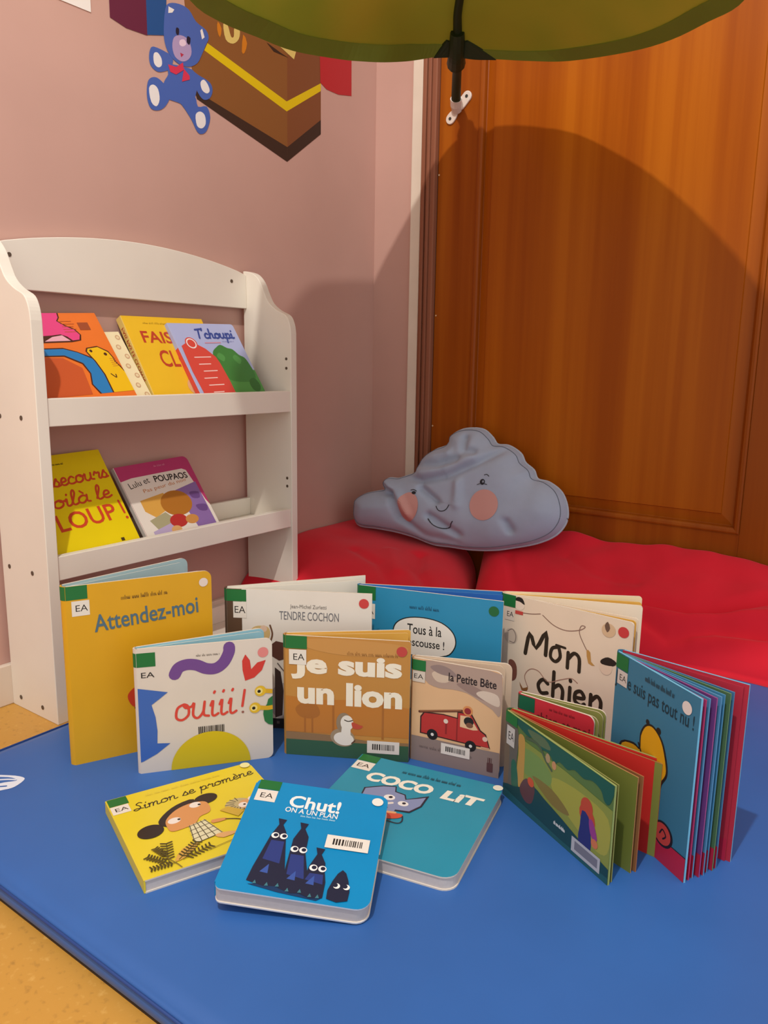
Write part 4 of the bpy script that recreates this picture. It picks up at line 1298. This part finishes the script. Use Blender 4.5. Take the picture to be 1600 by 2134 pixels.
a.poly(I, '#5a3c40', [(0.18, 0.76), (0.24, 0.60), (0.33, 0.62), (0.31, 0.82), (0.24, 0.86)], 3)
a.ell(I, '#c05030', 0.29, 0.60, 0.032, 0.05)
a.ell(I, '#b0452c', 0.80, 0.40, 0.050, 0.095)
a.poly(I, '#b0452c', [(0.75, 0.42), (0.85, 0.42), (0.87, 0.55), (0.76, 0.55)], 3)
a.poly(I, '#2a2f6c', [(0.765, 0.46), (0.82, 0.48), (0.845, 0.62), (0.85, 0.84), (0.75, 0.82), (0.755, 0.62)], 2)
a.poly(I, '#8a3a80', [(0.825, 0.50), (0.86, 0.50), (0.90, 0.64), (0.87, 0.67), (0.84, 0.62)], 3)
a.ell(I, '#c07048', 0.88, 0.70, 0.028, 0.045)
a.scribble('author_lettering', '#b9c0c0', 0.53, 0.835, 0.63, 0.80, 0.010, 16)
a.rect('barcode_label', '#a9adb4', 0.695, 0.80, 0.935, 0.955)
a.rect('barcode_label', '#70727e', 0.722, 0.83, 0.915, 0.92)
a.lib_sticker(0.0, 0.0, 0.125, 0.12, 0.02, 0.15, 0.105, 0.37, paper='#b9b6b2')
def redface(q):
    q.rect('page_print', '#7d7f3a', 0.955, 0.0, 1.0, 1.0)
standing_book('picture_book', 'wide green picture book with painted forest and red-haired child, pages fanned', 0.867, -0.840, 0.213, 0.125, -28.3, -4.8, 0.213, '#55703a', '#c02c22', a,
    pages=((-27.0, '#6f7a34', '#8a8a4a', 0.99), (-18.8, '#6d7430', '#b07a4a', 0.99), (-17.6, '#8a5a34', '#a8683c', 1.0), (-6.4, '#c22a22', '#8a7a48', 1.0, 0.985, redface)),
    back='#4a5a3a', spine_w=0.012, r=0.0, edge='#8f9a5a', spine_col='#3a5a34', group=None)

# ================================================================== books lying on the mat
def flat_matrix(TL, TR, BL):
    TL, TR, BL = Vector(TL), Vector(TR), Vector(BL)
    x = (TR-TL).normalized()
    z = (TL-BL)
    z = (z-x*z.dot(x)).normalized()
    y = z.cross(x)
    W = (TR-TL).length
    H = abs((TL-BL).dot(z))
    M = Matrix(((x.x, y.x, z.x, BL.x), (x.y, y.y, z.y, BL.y), (x.z, y.z, z.z, BL.z), (0, 0, 0, 1)))
    return M, W, H
# --- yellow Simon
M, W, H = flat_matrix((0.4827, -1.1794, 0.0465), (0.557, -0.9945, 0.0465), (0.6463, -1.2452, 0.0465))
H = 0.187
M, W, H = flat_matrix((0.4827, -1.1794, 0.0465), (0.557, -0.9945, 0.0465), (0.6463-0.0, -1.2699, 0.0465))
a = Art(W, H)
a.lib_sticker(0.0, 0.005, 0.125, 0.105, 0.0, 0.11, 0.115, 0.215, tu0=0.025, tu1=0.105)
a.script(T_, '#3a2c1e', 'Simon se promène', 0.125, 0.235, 0.965, 0.046, 0.0075, rot=3.6, slant=0.3)
a.scribble('author_lettering', '#c9b03a', 0.24, 0.085, 0.75, 0.055, 0.004, 40)
bk, sk = '#33261f', '#cf8f55'
a.dv = 0.055
a.ell(I, bk, 0.155, 0.475, 0.082, 0.075, rot=12)
a.ell(I, bk, 0.57, 0.275, 0.080, 0.062, rot=10)
a.poly(I, bk, [(0.22, 0.42), (0.27, 0.33), (0.38, 0.25), (0.5, 0.24), (0.44, 0.40), (0.30, 0.50)], 3)
a.poly(I, sk, [(0.255, 0.50), (0.27, 0.40), (0.36, 0.31), (0.47, 0.28), (0.555, 0.31), (0.56, 0.40), (0.535, 0.45), (0.47, 0.47), (0.42, 0.53), (0.33, 0.55), (0.27, 0.545)], 4)
a.ell(I, '#e4d8cc', 0.315, 0.43, 0.042, 0.034, rot=10)
a.ell(I, '#e4d8cc', 0.485, 0.315, 0.038, 0.034, rot=10)
a.ell(I, bk, 0.345, 0.43, 0.010)
a.ell(I, bk, 0.51, 0.325, 0.010)
a.poly(I, '#d8cfa8', [(0.375, 0.54), (0.485, 0.52), (0.535, 0.72), (0.345, 0.755)])
for k in range(5):
    t = k/4
    a.stroke(I, '#5a5038', [(0.38+0.10*t, 0.54-0.02*t), (0.35+0.18*t, 0.75-0.03*t)], 0.006, 0)
    a.stroke(I, '#5a5038', [(0.372-0.024*t, 0.55+0.2*t), (0.488+0.045*t, 0.53+0.19*t)], 0.006, 0)
a.poly(I, sk, [(0.52, 0.55), (0.60, 0.57), (0.60, 0.595), (0.515, 0.59)], 2)
a.poly(I, '#d9a468', [(0.48, 0.73), (0.53, 0.72), (0.60, 0.745), (0.62, 0.765), (0.52, 0.78)], 2)
a.poly(I, '#cf9f4a', [(0.27, 0.76), (0.37, 0.75), (0.30, 0.83), (0.22, 0.87), (0.20, 0.85)], 2)
a.stroke(I, '#3a2c1e', [(0.60, 0.585), (0.66, 0.62), (0.70, 0.66)], 0.008)
a.ell(I, '#d09a66', 0.80, 0.49, 0.085, 0.065)
a.ell(I, '#b9a878', 0.73, 0.46, 0.085, 0.075)
for k in range(9):
    ang = math.radians(95+k*22)
    a.stroke(I, '#5f5640', [(0.745+0.045*math.cos(ang), 0.465-0.045*math.sin(ang)), (0.745+0.10*math.cos(ang), 0.465-0.09*math.sin(ang))], 0.007, 0)
a.ell(I, '#d09a66', 0.79, 0.485, 0.065, 0.058)
a.ell(I, '#e4d8cc', 0.755, 0.485, 0.03)
a.ell(I, '#e4d8cc', 0.835, 0.44, 0.028)
a.ell(I, bk, 0.765, 0.485, 0.009)
a.ell(I, bk, 0.842, 0.445, 0.009)
a.poly(I, '#c9a43c', [(0.60, 0.47), (0.66, 0.45), (0.74, 0.55), (0.68, 0.60)])
a.poly(I, '#cf4a36', [(0.70, 0.64), (0.98, 0.58), (1.0, 0.70), (0.76, 0.745), (0.70, 0.72)])
a.ell(I, '#3a302a', 0.755, 0.745, 0.042)
a.ell(I, '#c9a88a', 0.755, 0.745, 0.028)
rnd = random.Random(3)
for (ua, va), (ub, vb_) in (((0.16, 0.86), (0.20, 0.66)), ((0.16, 0.86), (0.07, 0.74)), ((0.22, 0.86), (0.36, 0.74)), ((0.24, 0.87), (0.42, 0.82)), ((0.20, 0.88), (0.06, 0.87)), ((0.17, 0.80), (0.13, 0.68))):
    a.stroke(I, '#5a5020', [(ua, va), (ub, vb_)], 0.005, 0)
    for k in range(7):
        t = 0.2+0.8*k/6
        u, v = ua+(ub-ua)*t, va+(vb_-va)*t
        for q in (-1, 1):
            du, dv_ = -(vb_-va)*0.16*q, (ub-ua)*0.16*q
            a.stroke(I, '#4a4018', [(u, v), (u+du+(ub-ua)*0.06, v+dv_+(vb_-va)*0.06)], 0.010, 0)
a.stroke(I, '#7a6a2a', [(0.22, 0.98), (0.20, 0.9), (0.16, 0.8)], 0.006)
a.stroke(I, '#8a7a2e', [(0.40, 0.86), (0.7, 0.81), (1.0, 0.76)], 0.005)
a.dv = 0.0
a.ell('dot_sticker', '#e6dc98', 0.955, 0.04, 0.035)
closed_book('board_book', 'yellow board book Simon se promène lying flat, girl pulling a red cart', M, W, H, 0.0165, '#dcc42e', a, (0, .012, .02, 0), block=PAGEG, group='board books lying on the mat')
# --- teal COCO LiT
M, W, H = flat_matrix((0.6615, -0.8968, 0.0475), (0.871, -0.8512, 0.0475), (0.7115, -1.1078, 0.0475))
a = Art(W, H)
a.lib_sticker(0.0, 0.0, 0.135, 0.085, -0.0, 0.09, 0.135, 0.195, tu0=0.025, tu1=0.115)
a.text(T_, '#e6e0d0', 'COCO', 0.145, 0.185, 0.60, 0.30, bold=0.05, shear=0.12)
a.text('title#2', '#e6e0d0', 'LiT', 0.665, 0.195, 0.93, 0.30, bold=0.05, shear=0.12)
a.scribble('author_lettering', '#1f4a58', 0.34, 0.125, 0.74, 0.085, 0.005, 40)
a.sq = True
gy, go = '#8089ac', '#272636'
a.poly(I, go, [(0.20, 0.385), (0.33, 0.315), (0.43, 0.29), (0.455, 0.345), (0.54, 0.355), (0.57, 0.40), (0.65, 0.35), (0.715, 0.31), (0.715, 0.44), (0.66, 0.53), (0.55, 0.545), (0.36, 0.53), (0.26, 0.53), (0.22, 0.47)])
a.poly(I, gy, [(0.215, 0.39), (0.335, 0.325), (0.425, 0.302), (0.45, 0.355), (0.535, 0.365), (0.565, 0.41), (0.65, 0.365), (0.70, 0.335), (0.70, 0.435), (0.65, 0.515), (0.55, 0.532), (0.36, 0.518), (0.265, 0.515), (0.23, 0.465)])
a.ell(I, '#e2ddd8', 0.44, 0.425, 0.036, 0.030)
a.ell(I, '#e2ddd8', 0.57, 0.455, 0.034, 0.026)
a.ell(I, go, 0.448, 0.42, 0.013)
a.ell(I, go, 0.575, 0.45, 0.012)
a.stroke(I, '#dcd2c8', [(0.36, 0.48), (0.43, 0.50), (0.49, 0.475)], 0.02)
a.poly(I, gy, [(0.48, 0.50), (0.54, 0.49), (0.55, 0.57), (0.49, 0.58)])
a.poly(I, go, [(0.30, 0.66), (0.46, 0.68), (0.48, 0.84), (0.46, 0.90), (0.62, 0.93), (0.58, 0.955), (0.28, 0.95), (0.24, 0.90)])
a.poly(I, '#71779a', [(0.32, 0.68), (0.44, 0.69), (0.465, 0.86), (0.33, 0.86)])
for u in (0.35, 0.40, 0.445):
    a.ell(I, '#e2ddd8', u, 0.865, 0.012)
a.poly(I, '#c9503c', [(0.28, 0.58), (0.33, 0.53), (0.42, 0.52), (0.50, 0.57), (0.62, 0.565), (0.61, 0.61), (0.50, 0.65), (0.36, 0.67), (0.28, 0.64)], 4)
a.stroke(I, '#d8a070', [(0.5, 0.575), (0.56, 0.565)], 0.02)
a.stroke(I, go, [(0.38, 0.67), (0.5, 0.655), (0.62, 0.66), (0.65, 0.63), (0.63, 0.58)], 0.008)
a.sq = False
a.ell('dot_sticker', '#e2ddcc', 0.965, 0.035, 0.032)
closed_book('board_book', 'teal board book COCO LiT with a grey elephant, lying behind the blue one', M, W, H, 0.0175, '#2789a2', a, (0, .018, .018, 0), group='board books lying on the mat')
# --- bright blue Chut! resting on the other two
M, W, H = flat_matrix((0.6464, -1.0919, 0.0891), (0.7926, -1.0088, 0.0776), (0.732, -1.2463, 0.0625))
a = Art(W, H)
a.lib_sticker(0.02, 0.0, 0.185, 0.095, 0.025, 0.10, 0.18, 0.215, tu0=0.06, tu1=0.155)
wh = '#e8e6e2'
a.text(T_, wh, 'Chut!', 0.285, 0.115, 0.665, 0.235, bold=0.025, rot=-1.0)
a.text('title#2', wh, 'ON A UN PLAN', 0.275, 0.238, 0.66, 0.285, bold=0.012, rot=-1.0)
a.scribble('author_lettering', '#9fd0e4', 0.40, 0.315, 0.66, 0.297, 0.005, 30)
nv, nb_ = '#20243a', '#2b3a78'
def bag(u, vt, ub0, ub1, vb, ey, tie=True):
    um = (ub0+ub1)/2
    a.poly(I, nv, [(u-0.012, vt+0.045), (u+0.014, vt+0.045), (u+0.055, vt+0.115), (u+0.065, ey+0.02), (ub1-0.004, vb-0.12), (ub1, vb), (um, vb+0.015), (ub0, vb-0.01), (ub0+0.01, vb-0.12), (u-0.045, vt+0.15)])
    a.poly(I, nb_, [(u-0.03, ey+0.045), (u+0.06, ey+0.045), (um+0.06, min(ey+0.23, vb-0.1)), (um-0.06, min(ey+0.21, vb-0.12))])
    if tie:
        a.poly(I, nv, [(u-0.032, vt-0.005), (u+0.03, vt), (u+0.012, vt+0.06), (u-0.010, vt+0.06)])
    a.poly(I, '#39559c', [(um-0.05, vb-0.09), (um-0.005, vb-0.16), (um+0.005, vb-0.085)])
    for k in (-1, 1):
        a.ell(I, wh, u+0.015+0.030*k, ey, 0.027)
        a.ell(I, nv, u+0.015+0.030*k+0.004, ey-0.003, 0.016)
a.poly(I, '#17365c', [(0.20, 0.935), (0.40, 0.90), (0.6, 0.93), (0.69, 0.96), (0.66, 0.985), (0.40, 0.965)])
bag(0.285, 0.365, 0.185, 0.415, 0.92, 0.515)
bag(0.445, 0.375, 0.40, 0.575, 0.945, 0.61)
bag(0.605, 0.575, 0.535, 0.695, 0.96, 0.74)
a.poly(I, nv, [(0.785, 0.725), (0.835, 0.80), (0.855, 0.955), (0.72, 0.96), (0.735, 0.82)], 2)
for k in (-1, 1):
    a.ell(I, wh, 0.80+0.032*k, 0.855, 0.022)
    a.ell(I, nv, 0.80+0.032*k-0.010, 0.85, 0.017)
rnd = random.Random(9)
for u, v in ((0.23, 0.93), (0.31, 0.935), (0.38, 0.93), (0.45, 0.955), (0.53, 0.95), (0.60, 0.97), (0.65, 0.97)):
    a.poly(I, '#3d7480', [(u, v), (u+0.012, v-0.03), (u+0.026, v-0.004)])
a.ell('dot_sticker', '#e4dfd4', 0.925, 0.075, 0.042)
a.barcode(0.625, 0.445, 0.925, 0.56, paper='#e0d8cc')
closed_book('board_book', 'bright blue board book Chut! with dark bag figures, lying in front', M, W, H, 0.0205, '#0b84ba', a, (.006, .012, .016, .008), group='board books lying on the mat', edge='#c9ccd4')

# ================================================================== books on the bookshelf
def shelf_book(name, label, yl, W, H, xb, zb, T, cover, art, lean=37, roll=0, corners=(0, 0, 0, 0), group='picture books on the shelf', **kw):
    l = math.radians(lean)
    zb += T*math.sin(l)+0.0004
    X = Vector((0, 1, 0)); Z = Vector((-math.sin(l), 0, math.cos(l)))
    if roll:
        q = math.radians(roll)
        X, Z = X*math.cos(q)+Z*math.sin(q), Z*math.cos(q)-X*math.sin(q)
    Y = Z.cross(X)
    M = Matrix(((X.x, Y.x, Z.x, xb), (X.y, Y.y, Z.y, yl), (X.z, Y.z, Z.z, zb), (0, 0, 0, 1)))
    return closed_book(name, label, M, W, H, T, cover, art, corners, block=PAGE, group=group, **kw)
ZU, ZL = 0.519, 0.263
# orange
a = Art(0.183, 0.196)
ok = '#4a2418'
a.poly(I, ok, [(0.0, 0.0), (0.585, 0.0), (0.575, 0.05), (0.54, 0.085), (0.60, 0.13), (0.68, 0.17), (0.72, 0.235), (0.69, 0.295), (0.58, 0.31), (0.3, 0.31), (0.0, 0.31)])
a.poly(I, '#e0457f', [(0.0, 0.0), (0.57, 0.0), (0.56, 0.05), (0.525, 0.085), (0.59, 0.14), (0.67, 0.18), (0.705, 0.235), (0.675, 0.285), (0.60, 0.292), (0.56, 0.25), (0.50, 0.225), (0.40, 0.235), (0.0, 0.25)])
a.poly(I, '#e3a8b4', [(0.3, 0.295), (0.40, 0.25), (0.51, 0.235), (0.575, 0.295)])
a.poly(I, '#c2552a', [(0.0, 0.44), (0.40, 0.47), (0.55, 0.58), (0.52, 0.85), (0.0, 0.85)])
a.poly(I, ok, [(0.0, 0.36), (0.45, 0.365), (0.58, 0.41), (0.72, 0.48), (0.84, 0.56), (0.84, 0.85), (0.60, 0.85), (0.56, 0.75), (0.60, 0.64), (0.57, 0.54), (0.42, 0.455), (0.0, 0.44)])
a.poly(I, '#2a78b4', [(0.0, 0.37), (0.45, 0.377), (0.58, 0.42), (0.715, 0.495), (0.825, 0.575), (0.83, 0.85), (0.62, 0.85), (0.575, 0.75), (0.615, 0.64), (0.585, 0.53), (0.43, 0.443), (0.0, 0.43)])
a.poly(I, ok, [(0.675, 0.41), (0.70, 0.375), (0.83, 0.36), (0.93, 0.42), (0.955, 0.49), (0.955, 0.53), (0.985, 0.58), (1.0, 0.63), (1.0, 0.85), (0.745, 0.85), (0.75, 0.66), (0.72, 0.52)])
a.poly(I, '#e6b519', [(0.69, 0.415), (0.71, 0.385), (0.83, 0.372), (0.92, 0.43), (0.942, 0.49), (0.942, 0.535), (0.97, 0.585), (1.0, 0.65), (1.0, 0.85), (0.76, 0.85), (0.765, 0.66), (0.735, 0.52)])
a.ell(I, ok, 0.735, 0.41, 0.016)
a.ell(I, ok, 0.88, 0.45, 0.018)
a.stroke(I, ok, [(0.83, 0.66), (0.87, 0.70), (0.88, 0.67)], 0.012)
a.rect('barcode_label', '#9a4a2a', 0.74, 0.105, 0.86, 0.185)
for k in range(5):
    a.stroke('back_text', '#b85a2c', [(0.56, 0.09+0.028*k), (0.68+0.02*(k % 2), 0.09+0.028*k)], 0.006, 0)
    a.stroke('back_text#2', '#b85a2c', [(0.90, 0.50+0.02*k), (0.97, 0.50+0.02*k)], 0.005, 0)
shelf_book('picture_book', 'orange picture book with pink, blue and yellow animals, at left of the upper shelf', -1.031, 0.183, 0.196, 0.121, ZU, 0.008, '#e3732c', a, lean=34, roll=4)
# cream with scalloped dots
a = Art(0.175, 0.16)
for k in range(7):
    a.ell(I, '#c9a07a', 0.95-0.05*(k % 2), 0.08+0.13*k, 0.03)
    a.ell(I, '#e0cba0', 0.95-0.05*(k % 2), 0.08+0.13*k, 0.018)
shelf_book('picture_book', 'cream picture book with dotted border mostly hidden behind the orange one', -0.981, 0.175, 0.160, 0.108, ZU, 0.005, '#ead9ae', a, lean=34, roll=4)
# yellow FAIS
a = Art(0.2, 0.196)
a.text(T_, '#b8402a', 'FAIS', 0.14, 0.165, 0.50, 0.30, bold=0.02, rot=-1)
a.text('title#2', '#b8402a', 'CLOWN', 0.25, 0.38, 0.95, 0.57, bold=0.015, rot=-1)
a.scribble('author_lettering', '#8a6a1c', 0.22, 0.085, 0.55, 0.065, 0.005, 24)
a.ell(I, '#d8a878', 0.6, 0.8, 0.16, 0.12)
def spin(q):
    q.text('spine_lettering', '#b8402a', 'FAIS PAS LE CLOWN', 0.12, 0.25, 0.70, 0.75, bold=0.01)
shelf_book('picture_book', 'yellow hardback with red lettering FAIS, behind the lavender book', -0.803, 0.200, 0.196, 0.106, ZU, 0.015, '#e6b52a', a, lean=31, roll=1, spine_col='#e4c26a', spine_art=spin, edge='#e0c070')
# lavender with green bush
a = Art(0.178, 0.191)
a.poly(I, '#4f8f45', [(0.30, 0.74), (0.50, 0.62), (0.85, 0.60), (1.0, 0.60), (1.0, 1.0), (0.30, 1.0)])
a.poly(I, '#3d7a38', [(0.44, 0.46), (0.47, 0.36), (0.56, 0.30), (0.64, 0.27), (0.72, 0.31), (0.80, 0.33), (0.86, 0.40), (0.93, 0.44), (0.96, 0.53), (0.97, 0.66), (0.90, 0.74), (0.66, 0.74), (0.52, 0.70), (0.45, 0.58)], 3)
a.poly(I, '#4f9048', [(0.50, 0.42), (0.56, 0.37), (0.62, 0.42), (0.57, 0.48)], 3)
a.poly(I, '#4f9048', [(0.74, 0.44), (0.80, 0.40), (0.86, 0.46), (0.80, 0.52)], 3)
a.poly(I, '#33692f', [(0.82, 0.74), (0.92, 0.70), (0.97, 0.80), (0.90, 0.88), (0.82, 0.84)], 3)
a.poly(I, '#d0483c', [(0.05, 0.28), (0.30, 0.27), (0.44, 0.38), (0.50, 0.50), (0.52, 0.93), (0.44, 0.97), (0.10, 0.97), (0.05, 0.9)], 2)
a.ell(I, '#d0483c', 0.21, 0.25, 0.085, 0.075)
a.ell(I, '#e8dcd8', 0.21, 0.25, 0.07, 0.062)
a.ell(I, '#d0483c', 0.21, 0.25, 0.055, 0.048)
for k in range(6):
    a.stroke('panel_text', '#ecc9c0', [(0.16+0.02*(k % 3), 0.42+0.085*k), (0.40-0.05*(k % 2), 0.42+0.085*k)], 0.012, 0)
a.script(T_, '#34478e', "T'choupi", 0.34, 0.185, 0.92, 0.06, 0.024, rot=0, slant=0.15)
a.stroke('subtitle', '#c98a9a', [(0.42, 0.245), (0.66, 0.242)], 0.014, 0)
a.scribble('author_lettering', '#7a80b0', 0.70, 0.235, 0.88, 0.22, 0.005, 14)
a.rect('publisher_mark', '#d8d4c4', 0.86, 0.92, 0.96, 0.94)
def sp2(q):
    q.rect('spine_print', '#d0483c', 0.3, 0.0, 1.0, 1.0)
shelf_book('picture_book', "lavender and green book T'choupi at right of the upper shelf", -0.703, 0.178, 0.191, 0.1235, ZU, 0.011, '#a9aed2', a, lean=33, roll=2, spine_col='#a9aed2', spine_art=sp2, corners=(0, 0.006, 0.006, 0))
# yellow secours
a = Art(0.174, 0.208)
rr_ = '#cc4526'
a.script(T_, rr_, 'secours', 0.31, 0.30, 0.97, 0.068, 0.022, rot=2, slant=0.2)
a.script('title#2', rr_, 'voilà le', 0.10, 0.50, 0.90, 0.068, 0.022, rot=2, slant=0.2)
a.text('title#3', rr_, 'LOUP', 0.18, 0.555, 0.87, 0.715, bold=0.012, rot=2)
a.stroke('title#3', rr_, [(0.95, 0.53), (0.96, 0.65)], 0.026, 0)
a.ell('title#3', rr_, 0.965, 0.70, 0.017)
a.scribble('author_lettering', '#6a5a1c', 0.25, 0.10, 0.52, 0.08, 0.006, 24)
a.rect(I, '#4a3a1c', 0.78, 0.875, 0.82, 0.905)
shelf_book('picture_book', 'bright yellow book with red handwriting voilà le LOUP on the lower shelf', -1.034, 0.174, 0.208, 0.121, ZL, 0.007, '#e6cc0e', a, lean=34, roll=2)
# pink edged lulu
a = Art(0.180, 0.168)
a.poly(I, '#e4d9cc', [(0.0, 0.19), (0.15, 0.165), (0.85, 0.16), (0.90, 0.19), (0.97, 0.62), (1.0, 0.70), (1.0, 1.0), (0.0, 1.0)])
a.poly(I, '#d9a24a', [(0.12, 0.46), (0.45, 0.42), (0.50, 0.60), (0.22, 0.70), (0.12, 0.60)])
a.poly(I, '#8a6aa4', [(0.62, 0.42), (0.95, 0.36), (0.96, 1.0), (0.70, 1.0)])
a.poly(I, '#6a4a84', [(0.80, 0.48), (0.92, 0.50), (0.90, 0.58), (0.80, 0.56)], 3)
a.poly(I, '#6a4a84', [(0.80, 0.66), (0.94, 0.68), (0.92, 0.76), (0.82, 0.74)], 3)
a.poly(I, '#a8a07c', [(0.12, 0.72), (0.36, 0.66), (0.45, 0.78), (0.18, 0.86)])
a.ell(I, '#b07028', 0.56, 0.58, 0.21, 0.165)
a.poly(I, '#b7a4c4', [(0.1, 0.86), (0.40, 0.80), (0.46, 1.0), (0.1, 1.0)], 0)
a.ell(I, '#b5322e', 0.48, 0.80, 0.12, 0.085)
a.ell(I, '#d9a468', 0.40, 0.90, 0.07, 0.05)
a.ell(I, '#c98a48', 0.66, 0.82, 0.09, 0.06)
a.text(T_, '#3a342e', 'Lulu et', 0.08, 0.225, 0.36, 0.30, rot=8)
a.text('title#2', '#2e2826', 'POUPAOS', 0.42, 0.185, 0.88, 0.27, rot=-3, bold=0.02)
a.text('title#2', '#c9824a', 'Pas peur du noir', 0.22, 0.33, 0.85, 0.39, rot=4)
a.scribble('author_lettering', '#d88aa4', 0.5, 0.075, 0.65, 0.05, 0.006, 12)
shelf_book('picture_book', 'small book with pink edge and brown bear shape on the lower shelf', -0.838, 0.180, 0.168, 0.111, ZL, 0.010, '#b83b6c', a, lean=34, roll=3, corners=(0.0, 0.012, 0.012, 0.0), spine_col='#d8ccc0')
